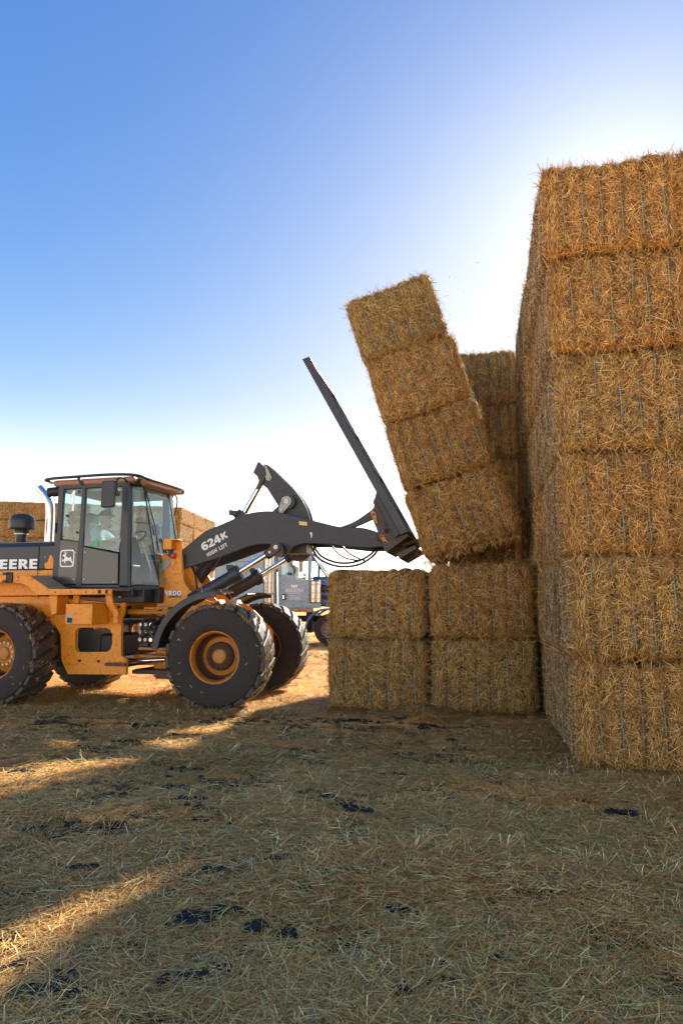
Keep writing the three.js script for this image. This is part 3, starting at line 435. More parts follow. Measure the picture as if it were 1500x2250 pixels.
  // coupler and tall bale mast
  for (const z of [0.47, -0.53]) {
    const c = fr('coupler_plate', [plate([[2.11, 2.845], [2.21, 2.84], [2.41, 2.386], [2.305, 2.305], [2.252, 2.262], [2.165, 2.39], [2.15, 2.48], [2.085, 2.637], [2.035, 2.751]], z, z + 0.06, [arc(2.286, 2.481, 0.035, 0, 360, 12).slice(0, 12)]), rod([2.157, 2.9, z - 0.03], [2.157, 2.9, z + 0.08], 0.062, 20), bx(0.11, 0.1, 0.05, 2.157, 2.84, z + 0.03)], M.rustPlate);
    if (z > 0) { for (const p of [[[2.045, 2.75], [2.09, 2.785], [2.13, 2.75], [2.16, 2.6], [2.138, 2.587], [2.1, 2.64]], [[2.18, 2.4], [2.205, 2.43], [2.242, 2.418], [2.312, 2.31], [2.274, 2.28]]]) fr('coupler_keeper', plate(p, z + 0.062, z + 0.085), M.keeper, c); fr('bolt', [boltHead(2.21, 2.4, z + 0.085), boltHead(2.27, 2.315, z + 0.085), boltHead(2.1, 2.72, z + 0.085)], M.ink, c); fr('stencil_mark', [words('T', 0.05, 2.235, 2.54, z + 0.0605, -0.5)], M.ink, c); }
  }
  fr('coupler_bar', [plate([[2.232, 2.265], [2.284, 2.165], [2.599, 2.388], [2.561, 2.468]], -0.62, 0.6), plate([[2.425, 2.15], [2.466, 2.075], [2.72, 2.22], [2.689, 2.272]], -0.75, 0.56)], M.rustPlate);
  fr('coupler_pin', [rod([2.157, 2.9, -0.5], [2.157, 2.9, 0.5], 0.045), rod([2.19, 2.38, -0.5], [2.19, 2.38, 0.5], 0.05)], M.rust);
  for (const z of [0.58, -0.72]) { const m = fr('mast_upright', [plate([[1.064, 5.058], [1.175, 5.092], [2.62, 2.45], [2.5, 2.4]], z, z + 0.14, [], 0.008)], M.slate); fr('mast_gusset', [plate([[2.17, 3.06], [2.3, 2.9], [2.52, 2.45], [2.42, 2.36], [2.2, 2.8], [2.13, 2.92]], z + 0.03, z + 0.1), plate([[2.49, 2.6], [2.425, 2.386], [2.55, 2.48]], z - 0.06, z - 0.02)], M.dark, m); }
  for (const [x, y] of [[1.25, 4.86], [1.63, 4.16], [2.02, 3.45], [2.5, 2.55]]) fr('mast_crossbar', [bx(0.1, 0.1, 1.2, x, y, 0, 0.01, -1.07)], M.slate);
  for (const z of [-0.5, 0, 0.42]) fr('bale_spike', [rod([2.5, 2.28, z], [3.5, 2.6, z], 0.03, 12, 0.006)], M.rust);
}
{ /* rear frame, hood, deck */
  const hole = [[0.977, 1.05], [1.03, 1.1], [1.5, 1.105], [1.57, 1.07], [1.612, 1.0], [1.615, 0.87], [1.59, 0.79], [1.53, 0.75], [1.16, 0.735], [1.02, 0.74], [0.98, 0.8]];
  for (const z of [0.7, -0.76]) { const p = rr('rear_frame_plate', plate([[-1.9, 1.52], [0.74, 1.52], [1.52, 1.46], [1.79, 1.46], [1.775, 1.29], [1.74, 1.23], [1.76, 0.71], [1.85, 0.66], [1.85, 0.44], [0.88, 0.42], [0.76, 0.62], [0.72, 1.0], [0.5, 1.25], [-0.5, 1.25], [-0.9, 1.0], [-1.9, 0.9]], z, z + 0.06, [hole]), M.orange); if (z > 0) for (const [x, y] of [[1.08, 0.62], [1.4, 0.62], [0.7, 1.4], [0.85, 1.44], [1.7, 1.4]]) rr('bolt', boltHead(x, y, z + 0.06, 0.02, 0.02), M.rust, p); }
  rr('frame_floor', [span(-1.9, 1.7, 0.52, 0.6, -0.7, 0.7), span(0.9, 0.95, 0.55, 1.4, -0.7, 0.7), span(1.0, 1.7, 1.15, 1.2, -0.7, 0.68), bx(0.35, 0.35, 0.6, 1.3, 0.82, 0.1, 0.05)], M.dark);
  rr('step_bracket', [span(1.52, 1.86, 0.56, 0.6, 0.76, 0.8)], M.rustPlate); rr('frame_lug', [bx(0.05, 0.03, 0.06, 1.32, 1.09, 0.745)], M.orange);
  rr('rear_axle', [rod([0, 0.72, -0.95], [0, 0.72, 0.95], 0.13), rod([0, 0.72, 0.55], [0, 0.72, 0.86], 0.21, 20, 0.16), rod([0, 0.72, -0.55], [0, 0.72, -0.86], 0.21, 20, 0.16), new THREE.SphereGeometry(0.25, 18, 12).translate(0, 0.72, 0)], M.orangeDull);
  const tb = rr('tool_box', [span(1.09, 1.53, 1.155, 1.445, 0.77, 1.15, 0.012)], M.orange); rr('box_label', [span(1.115, 1.225, 1.17, 1.3, 1.15, 1.154, 0.001)], M.zinc, tb); rr('box_label_print', [span(1.13, 1.21, 1.18, 1.25, 1.154, 1.156, 0.0005)], M.ink, tb);
  rr('step_hanger', [plate([[1.55, 1.58], [1.66, 1.58], [1.68, 1.45], [1.78, 1.33], [1.78, 1.17], [1.7, 1.16], [1.7, 1.3], [1.58, 1.42]], 0.86, 0.9)], M.orange); rr('step_hanger', [plate([[0.72, 1.57], [0.86, 1.57], [0.86, 1.3], [0.78, 1.28]], 0.8, 1.05)], M.orange); rr('step_hanger', [span(0.95, 1.05, 1.25, 1.57, 0.78, 0.82)], M.orange);
  rr('articulation_joint', [span(1.6, 2.35, 1.28, 1.36, -0.4, 0.4), span(1.7, 2.3, 0.6, 0.68, -0.35, 0.35), rod([2.0, 0.5, 0], [2.0, 1.45, 0], 0.1), span(2.25, 2.35, 0.55, 1.4, -0.45, 0.42)], M.orange);
  rr('joint_bar', [span(1.75, 2.4, 1.3, 1.335, 0.55, 0.62), span(1.95, 2.4, 0.78, 0.82, 0.5, 0.62), span(1.95, 2.4, 0.68, 0.71, 0.5, 0.62), span(2.0, 2.4, 1.36, 1.4, 0.5, 0.6)], M.orangeDull);
  const vb = rr('valve_block', [span(1.85, 2.12, 0.85, 1.2, 0.18, 0.45, 0.03), span(1.9, 2.05, 0.82, 0.88, 0.45, 0.52)], M.dark);
  for (let k = 0; k < 9; k++) rr('fitting', [rod([1.89 + (k % 3) * 0.09, 0.92 + Math.floor(k / 3) * 0.11, 0.44], [1.89 + (k % 3) * 0.09, 0.92 + Math.floor(k / 3) * 0.11, 0.5], 0.028, 8)], k % 2 ? M.bolt : M.pipe, vb);
  for (let k = 0; k < 7; k++) rr('hydraulic_hose', [tube([[1.9 + (k % 3) * 0.08, 0.95 + k * 0.04, 0.48], [2.05 + 0.02 * k, 1.05 + 0.05 * k - 0.1 * (k % 2), 0.58 - 0.03 * k], [2.25, 0.9 + 0.08 * k, 0.56 - 0.04 * k], [2.45, 0.85 + 0.09 * k, 0.5 - 0.05 * k]], 0.014, 20, 6)], k % 3 ? M.hose : M.rustPlate);
  rr('steer_rod', [rod([1.7, 0.6, 0.5], [2.6, 0.66, 0.44], 0.03)], M.chrome);
  const tow = rr('belly_plate', [span(1.75, 2.4, 0.42, 0.48, -0.4, 0.45), bx(0.28, 0.08, 0.3, 2.28, 0.4, 0.3)], M.rustPlate);
  // hood
  const hx0 = -2.35, side = (y0, y1, x0, x1, mat, name, z = 0.72) => rr(name, [span(x0, x1, y0, y1, -z, z, 0.012)], mat);
  const ht = rr('hood_top', [plate([[-0.72, 2.3], [0.72, 2.3], [0.66, 2.375], [0.45, 2.41], [-0.45, 2.41], [-0.66, 2.375]], hx0, 0.55).rotateY(Math.PI / 2)], M.grey);
  const hp = side(1.96, 2.318, hx0, 0.224, M.slate, 'hood_panel'), hf = side(1.96, 2.318, 0.236, 0.6, M.slate, 'hood_front_panel');
  rr('worn_paint', [plate([[0.5, 1.965], [0.36, 1.97], [0.34, 2.04], [0.4, 2.08], [0.43, 2.17], [0.46, 2.18], [0.5, 2.1]], 0.72, 0.7225, [], 0.0005), plate([[0.335, 2.15], [0.345, 2.165], [0.355, 2.15], [0.345, 2.13]], 0.72, 0.7225, [], 0.0005)], M.orange, hf);
  side(1.86, 1.952, hx0, 0.224, M.orange, 'hood_rail', 0.725); side(1.86, 1.952, 0.236, 0.62, M.orange, 'hood_rail', 0.725); side(1.56, 1.852, hx0, 0.26, M.orange, 'hood_side_panel'); side(1.42, 1.552, hx0, 0.26, M.orange, 'hood_lower_panel'); side(1.3, 1.552, 0.27, 0.75, M.orange, 'hood_lower_panel');
  rr('maker_lettering', [words('DEERE', 0.142, -0.7, 1.975, 0.7206, 0, { width: 0.91, fat: 0.004 })], M.white, hp); rr('maker_lettering_shadow', [words('DEERE', 0.142, -0.705, 1.971, 0.7202, 0, { width: 0.92, fat: 0.016, depth: 0.0004 })], M.ink, hp);
  rr('counterweight', [span(-2.75, hx0, 0.85, 1.95, -0.95, 0.95, 0.08)], M.orange); rr('radiator_grille', [span(-2.5, hx0, 1.95, 2.36, -0.7, 0.7, 0.02)], M.dark);
  rr('bracket_clip', [span(0.1, 0.21, 1.745, 1.9, 1.2, 1.23), span(0.06, 0.14, 1.86, 1.895, 1.2, 1.25), span(0.06, 0.14, 1.75, 1.785, 1.2, 1.25)], M.black);
  const dk = rr('deck_side', [plate([[0.16, 1.852], [0.487, 1.848], [0.83, 1.655], [1.86, 1.648], [1.86, 1.575], [0.62, 1.565], [0.5, 1.68], [0.36, 1.735], [0.2, 1.75]], 1.17, 1.2), span(-2.3, 0.17, 1.75, 1.85, 1.17, 1.199)], M.orange);
  for (const [x, y] of [[0.3, 1.825], [0.3, 1.78], [0.95, 1.605], [1.2, 1.61], [1.45, 1.61]]) rr('bolt_hole', [rod([x, y, 1.199], [x, y, 1.203], 0.012, 8)], M.ink, dk);
  rr('deck_plate', [quad([0.487, 1.846, 0.72], [0.487, 1.846, 1.17], [0.83, 1.65, 1.17], [0.83, 1.65, 0.72], 0.012), span(0.83, 1.86, 1.63, 1.645, 0.5, 1.17), span(-2.3, 0.487, 1.835, 1.848, 0.72, 1.17)], M.deck);
  rr('tread_slot', [span(1.64, 1.7, 1.585, 1.64, 1.19, 1.205), span(1.76, 1.81, 1.585, 1.64, 1.19, 1.205)], M.rust, dk);
  rr('dusty_side_sheet', [plate([[0.4, 1.858], [0.6, 1.858], [0.585, 1.72], [0.78, 1.665], [0.78, 1.6], [0.4, 1.6]], 0.76, 0.775)], M.deck);
  // stacks on the hood
  const ex = rr('exhaust_pipe', [tube([[-0.35, 2.35, -0.2], [-0.35, 2.7, -0.2], [-0.355, 2.98, -0.2], [-0.38, 3.14, -0.2], [-0.47, 3.27, -0.2], [-0.6, 3.4, -0.2]], 0.072, 40, 20)], M.pipe);
  const ai = rr('air_intake', [lathe([[0, 0.0], [0.085, 0], [0.085, 0.24]], 24).rotateX(-Math.PI / 2).translate(-0.65, 2.38, 0.1), lathe([[0.11, 0.0], [0.115, 0.02], [0.115, 0.07], [0.19, 0.08], [0.2, 0.09], [0.2, 0.2], [0.185, 0.27], [0.13, 0.32], [0.0, 0.33]], 30).rotateX(-Math.PI / 2).translate(-0.65, 2.585, 0.1)], M.dark); rr('clamp_band', [lathe([[0.1, 0], [0.108, 0.005], [0.108, 0.03], [0.1, 0.035]], 24).rotateX(-Math.PI / 2).translate(-0.65, 2.57, 0.1)], M.pipe, ai);
}
{ /* cab */
  const Z = 0.78, ZF = -0.5;
  rr('cab_base', [span(1.4, 2.0, 1.455, 1.69, -0.45, 0.6, 0.02), span(2.0, 2.1, 1.455, 1.69, -0.45, 0.34, 0.02), span(0.5, 1.9, 1.55, 1.695, -0.6, 0.74, 0.02)], M.dark);
  for (const [x, y] of [[1.6, 1.64], [1.61, 1.55]]) rr('bolt', boltHead(x, y, 0.6, 0.02, 0.03), M.bolt);
  for (const [z0, z1] of [[Z - 0.06, Z], [ZF, ZF + 0.06]]) {
    rr('cab_post', [plate([[0.57, 3.24], [0.66, 3.24], [0.635, 1.69], [0.535, 1.72]], z0, z1)], M.post); rr('cab_post', [plate([[0.985, 3.24], [1.045, 3.24], [1.05, 1.69], [0.96, 1.69]], z0, z1)], M.post);
    rr('cab_post', [plate([[1.66, 3.24], [1.8, 3.24], [1.86, 1.68], [1.67, 1.68]], z0 - (z1 > 0.5 ? 0.08 : 0), z1 + (z1 > 0.5 ? 0 : 0.08), [], 0.03)], M.post);
    rr('cab_rail', [span(0.57, 1.8, 3.17, 3.25, z0, z1 - 0.004), span(0.56, 1.7, 1.68, 1.72, z0, z1 - 0.004)], M.post);
  }
  const rp = rr('rear_side_panel', [plate([[0.63, 2.4], [0.965, 2.36], [0.965, 1.73], [0.68, 1.73], [0.615, 1.79]], Z - 0.03, Z - 0.005)], M.panel), dp = rr('door_panel', [plate([[1.055, 2.285], [1.655, 2.17], [1.665, 1.73], [1.055, 1.73]], Z - 0.03, Z - 0.003)], M.panel);
  for (const [x, y] of [[1.1, 2.2], [1.1, 1.8], [0.92, 1.8], [0.93, 2.2], [1.6, 1.76]]) rr('bolt', boltHead(x, y, Z - 0.005, 0.01, 0.008), M.bolt, x > 1 ? dp : rp);
  rr('far_side_panel', [plate([[0.63, 2.4], [1.655, 2.2], [1.665, 1.73], [0.615, 1.73]], ZF + 0.005, ZF + 0.03)], M.panel);
  rr('back_panel', [span(0.54, 0.58, 1.7, 2.36, ZF + 0.06, Z - 0.06)], M.panel);
  const rg = rr('rear_side_glass', [plate([[0.655, 3.165], [0.985, 3.165], [0.965, 2.375], [0.64, 2.41]], Z - 0.028, Z - 0.02)], M.glass), dg = rr('door_glass', [plate([[1.05, 3.165], [1.66, 3.165], [1.66, 2.19], [1.055, 2.3]], Z - 0.028, Z - 0.02)], M.glass);
  rr('unit_number', [words('1', 0.32, 0.76, 2.83, Z - 0.0195, -0.03, { width: 0.09 })], M.white, rg); rr('green_sticker', [plate([[1.24, 2.38], [1.3, 2.4], [1.29, 2.27], [1.22, 2.28]], Z - 0.0195, Z - 0.0175, [], 0.0004)], M.hiVis, dg);
  for (const [x, y] of [[0.93, 3.12], [0.74, 2.76], [0.93, 2.5], [0.66, 2.44], [0.67, 3.14]]) rr('glass_hinge', boltHead(x, y, Z - 0.02, 0.02, 0.012), M.ink, rg);
  rr('far_glass', [plate([[0.66, 3.165], [1.66, 3.165], [1.66, 2.21], [0.64, 2.41]], ZF + 0.018, ZF + 0.026)], M.glass); rr('back_glass', [quad([0.6, 3.17, ZF + 0.06], [0.6, 3.17, Z - 0.06], [0.57, 2.36, Z - 0.06], [0.57, 2.36, ZF + 0.06])], M.glass);
  const WT = [1.815, 3.23], WB = [2.14, 1.72], zn = 0.42, zf = -0.3;
  const ws = rr('windshield', [quad([...WT, zn], [...WT, zf], [...WB, zf], [...WB, zn])], M.glass); rr('quarter_glass', [quad([1.81, 3.2, Z - 0.06], [...WT, zn + 0.004], [...WB, zn + 0.004], [1.86, 1.72, Z - 0.06])], M.glass); rr('far_quarter_glass', [quad([1.81, 3.2, ZF + 0.06], [1.86, 1.72, ZF + 0.06], [...WB, zf - 0.004], [...WT, zf - 0.004])], M.glass);
  rr('windshield_bead', [rod([...WT, zn], [...WB, zn], 0.012, 6), rod([...WT, zf], [...WB, zf], 0.012, 6)], M.black, ws);
  rr('quarter_sill', [quad([1.86, 1.7, Z - 0.05], [...WB, zn + 0.012], [2.15, 1.66, zn + 0.012], [1.86, 1.64, Z - 0.05], 0.02)], M.dark);
  rr('wiper', [rod([2.06, 2.05, 0.26], [1.96, 2.72, 0.34], 0.008, 6), rod([1.99, 2.66, 0.38], [1.85, 3.16, 0.42], 0.012, 6), rod([2.13, 1.86, -0.05], [2.0, 2.45, 0.2], 0.01, 6), rod([2.15, 1.84, -0.1], [2.02, 2.45, 0.14], 0.008, 6)], M.black); rr('wiper_motor', [bx(0.12, 0.1, 0.2, 2.15, 1.9, -0.1, 0.03)], M.black);
  rr('cab_roof', [span(0.47, 1.88, 3.215, 3.315, ZF - 0.04, Z + 0.02, 0.04), plate([[1.75, 3.2], [1.95, 3.235], [1.96, 3.29], [1.75, 3.33]], ZF, Z - 0.1)], M.roof);
  rr('headliner', [span(0.62, 1.76, 3.12, 3.205, ZF + 0.07, Z - 0.08)], M.zinc);
  rr('roof_rail', [new THREE.TubeGeometry(new THREE.CatmullRomCurve3([[0.24, 3.335, 0.5], [0.33, 3.33, 0.78], [0.9, 3.34, 0.83], [1.6, 3.34, 0.83], [1.9, 3.325, 0.76], [1.98, 3.3, 0.5], [1.98, 3.3, -0.3], [1.88, 3.32, -0.54], [0.4, 3.33, -0.54], [0.24, 3.325, -0.3]].map((p) => V(...p)), true), 90, 0.022, 8, true), bx(0.05, 0.13, 0.02, 0.97, 3.28, 0.812, 0.004, 0.5), rod([0.38, 3.28, 0.7], [0.33, 3.34, 0.75], 0.015)], M.black);
  // near mirror, work lights, far mirror
  const mr = rr('side_mirror', [plate(rrect(1.55, 1.78, 2.81, 3.2, 0.04), 1.06, 1.11, [], 0.015)], M.dark); rr('mirror_arm', [tube([[1.78, 3.22, 0.8], [1.8, 3.26, 0.95], [1.78, 3.22, 1.05], [1.77, 3.0, 1.05]], 0.014, 20, 6), bx(0.06, 0.09, 0.05, 1.79, 3.02, 1.06)], M.black, mr);
  const lamp = (x, y, z, s, m = M.amber) => { const h = rr('work_light', [rod([x, y, z], [x + 0.11, y, z + 0.02], 0.065 * s, 16), bx(0.08, 0.04, 0.04, x, y + 0.07, z)], M.black); rr('lamp_lens', [rod([x + 0.11, y, z + 0.02], [x + 0.118, y, z + 0.0215], 0.056 * s, 16)], m, h); };
  lamp(1.83, 3.24, 0.62, 1, M.roof); lamp(1.66, 3.27, -0.56, 0.9); lamp(1.74, 3.3, -0.72, 0.7, M.black); rr('rear_work_light', [rod([0.5, 3.16, 0.66], [0.34, 3.14, 0.72], 0.075, 14), rod([0.45, 3.23, 0.66], [0.45, 3.16, 0.68], 0.02, 6)], M.black);
  const fm = rr('far_side_mirror', [plate(rrect(1.42, 1.56, 2.88, 3.22, 0.03), -0.92, -0.88, [], 0.012)], M.dark); rr('mirror_arm', [tube([[1.55, 3.27, -0.6], [1.64, 3.28, -0.8], [1.65, 3.2, -0.88], [1.6, 2.92, -0.89]], 0.013, 20, 6)], M.black, fm);
  rr('door_hinge', [span(0.545, 0.575, 2.5, 2.66, Z, Z + 0.02)], M.black);
  // leaping-deer badge
  const bcx = 0.785, bcy = 2.115, u = 0.125, pt = (a) => a.map(([x, y]) => [bcx + (x - 815) / 90 * u, bcy - (y - 1112) / 90 * u]), z = Z - 0.0045;
  const badge = rr('badge', [plate(rrect(bcx - u, bcx + u, bcy - u * 1.03, bcy + u * 1.03, 0.045, 6), z, z + 0.004, [rrect(bcx - u * 0.86, bcx + u * 0.86, bcy - u * 0.89, bcy + u * 0.89, 0.038, 6)], 0.0008)], M.white, rp);
  rr('badge_deer', [plate(pt([[752, 1080], [772, 1068], [786, 1064], [800, 1066], [796, 1078], [808, 1096], [836, 1106], [852, 1104], [856, 1090], [862, 1094], [866, 1112], [876, 1136], [892, 1166], [894, 1182], [880, 1168], [858, 1142], [834, 1136], [806, 1140], [790, 1152], [800, 1168], [790, 1168], [776, 1150], [782, 1138], [764, 1142], [748, 1134], [744, 1126], [762, 1126], [778, 1120], [782, 1108], [776, 1090], [764, 1088]]), z, z + 0.004, [], 0.0008), plate(pt([[784, 1066], [770, 1044], [775, 1042], [790, 1062]]), z, z + 0.004, [], 0.0006), plate(pt([[790, 1064], [792, 1036], [798, 1036], [797, 1064]]), z, z + 0.004, [], 0.0006), plate(pt([[796, 1066], [814, 1044], [818, 1048], [802, 1068]]), z, z + 0.004, [], 0.0006), plate(pt([[792, 1052], [778, 1036], [782, 1034], [796, 1048]]), z, z + 0.004, [], 0.0006)], M.white, rp);
  // inside
  rr('driver_seat', [bx(0.5, 0.14, 0.5, 0.95, 2.1, 0.02, 0.05), bx(0.14, 0.66, 0.48, 0.69, 2.4, 0.02, 0.05, 0.12), bx(0.1, 0.18, 0.28, 0.64, 2.8, 0.02, 0.04), span(0.75, 1.15, 1.72, 2.04, -0.18, 0.22, 0.03)], M.seat);
  rr('steering_wheel', [new THREE.TorusGeometry(0.19, 0.016, 8, 28).rotateX(Math.PI / 2).rotateZ(0.6).translate(1.45, 2.46, 0.05), rod([1.45, 2.46, 0.05], [1.62, 2.0, 0.05], 0.035), rod([1.62, 2.0, 0.05], [1.66, 1.7, 0.05], 0.05)], M.black); rr('side_console', [bx(0.5, 0.1, 0.14, 1.05, 2.36, 0.36, 0.03), span(0.9, 1.25, 1.72, 2.3, 0.32, 0.42, 0.02)], M.seat); rr('monitor', [bx(0.03, 0.18, 0.24, 1.62, 2.62, -0.3, 0.01), rod([1.62, 2.0, -0.33], [1.62, 2.55, -0.33], 0.02)], M.black);
  rr('front_console', [bx(0.26, 0.4, 0.66, 1.88, 1.9, 0.05, 0.08), span(1.62, 1.84, 1.7, 2.02, 0.3, 0.68, 0.04)], M.dark); rr('grab_handle', [rod([1.9, 2.35, 0.55], [2.05, 1.92, 0.5], 0.014, 8)], M.zinc); rr('cab_floor', [span(0.6, 1.85, 1.69, 1.715, ZF + 0.05, Z - 0.06)], M.dark);
}
{ // chaff lying on ledges and caught in corners
  const st = new Stalks(), r = rngOf(909), put = (n, x0, x1, y, z0, z1, xf) => { for (let i = 0; i < n; i++) { const p = V(x0 + (x1 - x0) * r(), y + 0.012 * r(), z0 + (z1 - z0) * r()), yaw = r() * 6.283, t = (r() - 0.3) * 0.5; if (xf) p.applyMatrix4(xf); st.add(p, V(Math.cos(yaw) * Math.cos(t), Math.sin(t), Math.sin(yaw) * Math.cos(t)), V(r() - 0.5, 1, r() - 0.5).normalize(), 0.03 + 0.09 * r(), 0.0045, 0.08, strawColor(r)); } };
  put(120, 0.85, 1.84, 1.65, 0.75, 1.17); put(60, 1.1, 1.52, 1.447, 0.78, 1.14); put(90, -0.6, 0.5, 2.41, -0.4, 0.4); put(90, -0.5, 0.1, 1.63, 0.8, 1.3, F); put(60, -1.2, -0.85, 2.182, 0.47, 0.525, F); put(140, -0.9, -0.2, 1.165, -0.45, 0.45, F); put(120, 1.65, 2.3, 1.365, -0.35, 0.4); put(120, 1.75, 2.35, 0.485, -0.3, 0.45); put(90, 1.0, 1.6, 0.605, 0.2, 0.68); put(60, 1.55, 1.85, 0.602, 0.76, 0.8); put(160, 2.3, 2.65, 2.42, -0.6, 0.6, F); put(40, 0.5, 1.8, 3.335, -0.5, 0.7);
  const m = new THREE.Mesh(st.geometry(), stalkMat); m.name = 'chaff'; m.userData.kind = 'stuff'; loader.add(m);
}
top(tag(loader, 'orange and dark grey wheel loader with raised boom tipping the bales', 'wheel loader'));

/* ------------------------------------------------ the road tractor behind */
{
  const T = new THREE.Group(); T.name = 'semi_truck'; T.position.set(-1.5, 0, -24.3); T.rotation.y = -6 * D2R;
  const B = { blue: std([0.34, 0.49, 0.58], 0.38, { map: dirtB }), blueDark: std([0.03, 0.06, 0.12], 0.5), hood: std([0.06, 0.22, 0.55], 0.22, { map: dirtB }), steel: std([0.6, 0.56, 0.5], 0.3, { metalness: 0.85, map: dirtB }), step: std([0.55, 0.36, 0.24], 0.5, { metalness: 0.4, map: dirtC }), rimw: std([0.42, 0.33, 0.28], 0.55, { map: dirtC }) };
  const t = (n, g, m, p = T) => obj(n, g, m, p), Zs = 1.18;
  const sl = t('sleeper', [span(-2.75, -0.98, 1.05, 3.35, -1.2, 1.2, 0.06), span(-2.7, -1.0, 3.2, 3.6, -1.05, 1.05, 0.12)], B.blue);
  for (const x of [-2.45, -2.2, -1.95, -1.7, -1.45, -1.2]) t('rivet_strip', Array.from({ length: 14 }, (_, i) => rod([x, 1.15 + i * 0.155, 1.2], [x, 1.15 + i * 0.155, 1.208], 0.012, 6)), B.blueDark, sl);
  t('sleeper_seam', [span(-2.7, -1.0, 2.78, 2.795, 1.2, 1.206, 0.001), span(-1.62, -1.6, 2.35, 2.55, 1.2, 1.206, 0.001), span(-1.75, -1.6, 2.55, 2.57, 1.2, 1.206, 0.001)], B.blueDark, sl);
  const st = t('exhaust_shield', [span(-0.97, -0.85, 1.2, 3.3, 1.0, 1.24, 0.02), lathe([[0.13, 0], [0.13, 2.1]], 26).rotateX(-Math.PI / 2).translate(-0.76, 1.2, 1.12)], B.steel);
  for (let i = 0; i < 34; i++) t('perforation', [-0.35, -0.12, 0.11, 0.34].map((a, k) => rod([-0.76 + 0.128 * Math.sin(a * 2), 1.3 + i * 0.05 + (k % 2) * 0.025, 1.12 + 0.128 * Math.cos(a * 2)], [-0.76 + 0.133 * Math.sin(a * 2), 1.3 + i * 0.05 + (k % 2) * 0.025, 1.12 + 0.133 * Math.cos(a * 2)], 0.011, 5)), M.ink, st);
  'KENWORTH'.split('').forEach((c, i) => t('maker_letter', words(c, 0.085, -0.945, 2.44 - i * 0.138, 1.2402, 0, { font: fontReg, width: c === 'W' ? 0.085 : 0.065 }), M.ink, st));
  const hull = [[-0.62, 1.2], [0.56, 1.2], [0.6, 2.25], [0.62, 2.95], [0.3, 3.25], [-0.62, 3.3]], pane = [[-0.42, 2.4], [-0.39, 2.34], [0.03, 2.32], [0.08, 2.24], [0.12, 2.17], [0.46, 2.165], [0.5, 2.2], [0.51, 2.9], [-0.39, 2.92], [-0.42, 2.88]];
  const cab = t('cab', [plate(hull, Zs - 0.1, Zs - 0.02, [pane], 0.02), plate(hull, -1.15, -1.07, [pane], 0.02), span(-0.62, 0.56, 1.2, 1.3, -1.08, 1.09), span(-0.62, -0.56, 1.25, 3.25, -1.08, 1.09), span(-0.6, 0.4, 3.18, 3.27, -1.08, 1.09)], B.blue);
  t('door', [plate(rrect(-0.44, 0.535, 1.44, 3.02, 0.05), Zs - 0.018, Zs + 0.012, [pane], 0.004)], B.blue, cab);
  for (const z of [Zs - 0.05, -1.1]) t('door_window', [plate(pane, z, z + 0.008, [], 0.001)], M.glass, cab);
  t('cab_seat', [bx(0.14, 0.8, 0.5, -0.12, 2.3, 0.5, 0.06), bx(0.45, 0.15, 0.5, 0.05, 1.95, 0.5, 0.05), bx(0.14, 0.8, 0.5, -0.2, 2.3, -0.5, 0.06)], M.seat, cab);
  t('door_handle', [span(-0.37, -0.24, 1.5, 1.7, Zs + 0.01, Zs + 0.035, 0.03)], M.black, cab); t('handle_grip', [span(-0.345, -0.295, 1.53, 1.66, Zs + 0.035, Zs + 0.05)], M.chrome, cab); t('grab_bar', [rod([-0.5, 1.35, 1.26], [-0.52, 2.42, 1.26], 0.022, 10), rod([-0.5, 1.38, 1.17], [-0.5, 1.38, 1.27], 0.015, 6), rod([-0.52, 2.38, 1.17], [-0.52, 2.38, 1.27], 0.015, 6)], M.chrome, cab); t('door_gap', [span(-0.6, -0.54, 1.3, 3.1, Zs - 0.02, Zs, 0.005)], B.blueDark, cab);
  t('door_lettering', [words('MALECHA', 0.115, -0.25, 1.76, Zs + 0.0125, 0, { width: 0.6, fontBold }), words('ENTERPRISES', 0.05, -0.17, 1.69, Zs + 0.0125, 0, { width: 0.45, font: fontReg }), words('MC 437999', 0.04, -0.09, 1.56, Zs + 0.0125, 0, { width: 0.31 }), words('USDOT 1075633', 0.04, -0.14, 1.505, Zs + 0.0125, 0, { width: 0.42 }), span(-0.14, 0.3, 1.63, 1.642, Zs + 0.0122, Zs + 0.0145, 0.0005)], M.cream, cab);
  t('door_emblem', [plate([[-0.065, 1.91], [0.145, 1.91], [0.145, 2.02], [0.04, 1.985], [-0.065, 2.02]], Zs + 0.0125, Zs + 0.015, [], 0.0005)], M.cream, cab);
  t('windshield', [quad([0.62, 2.98, -1.05], [0.62, 2.98, 1.08], [1.1, 2.28, 0.95], [1.1, 2.28, -0.9], 0.02)], new THREE.MeshPhysicalMaterial({ color: new THREE.Color().setRGB(0.62, 0.7, 0.7), roughness: 0.06, transmission: 0.6, thickness: 0 }), cab); t('windshield_frame', [rod([0.62, 3.0, 1.09], [1.1, 2.28, 0.96], 0.03, 8), rod([0.56, 2.2, 1.1], [1.12, 2.27, 0.95], 0.03, 8)], B.blueDark, cab); t('wiper', [rod([1.12, 2.32, 0.5], [0.82, 2.74, 0.75], 0.012, 6), rod([1.12, 2.32, 0.35], [0.84, 2.74, 0.55], 0.012, 6)], M.black, cab);
  const mi = t('side_mirror', [span(0.24, 0.36, 2.42, 2.95, 1.4, 1.48, 0.02)], B.step); t('mirror_bracket', [rod([0.41, 2.3, 1.4], [0.41, 3.0, 1.4], 0.02, 8), rod([0.41, 2.95, 1.12], [0.41, 2.95, 1.4], 0.014, 6), rod([0.41, 2.36, 1.12], [0.41, 2.36, 1.4], 0.014, 6)], M.chrome, mi); t('round_mirror', [new THREE.SphereGeometry(0.1, 18, 12).scale(0.7, 1, 0.5).translate(0.42, 2.27, 1.42)], M.chrome, mi);
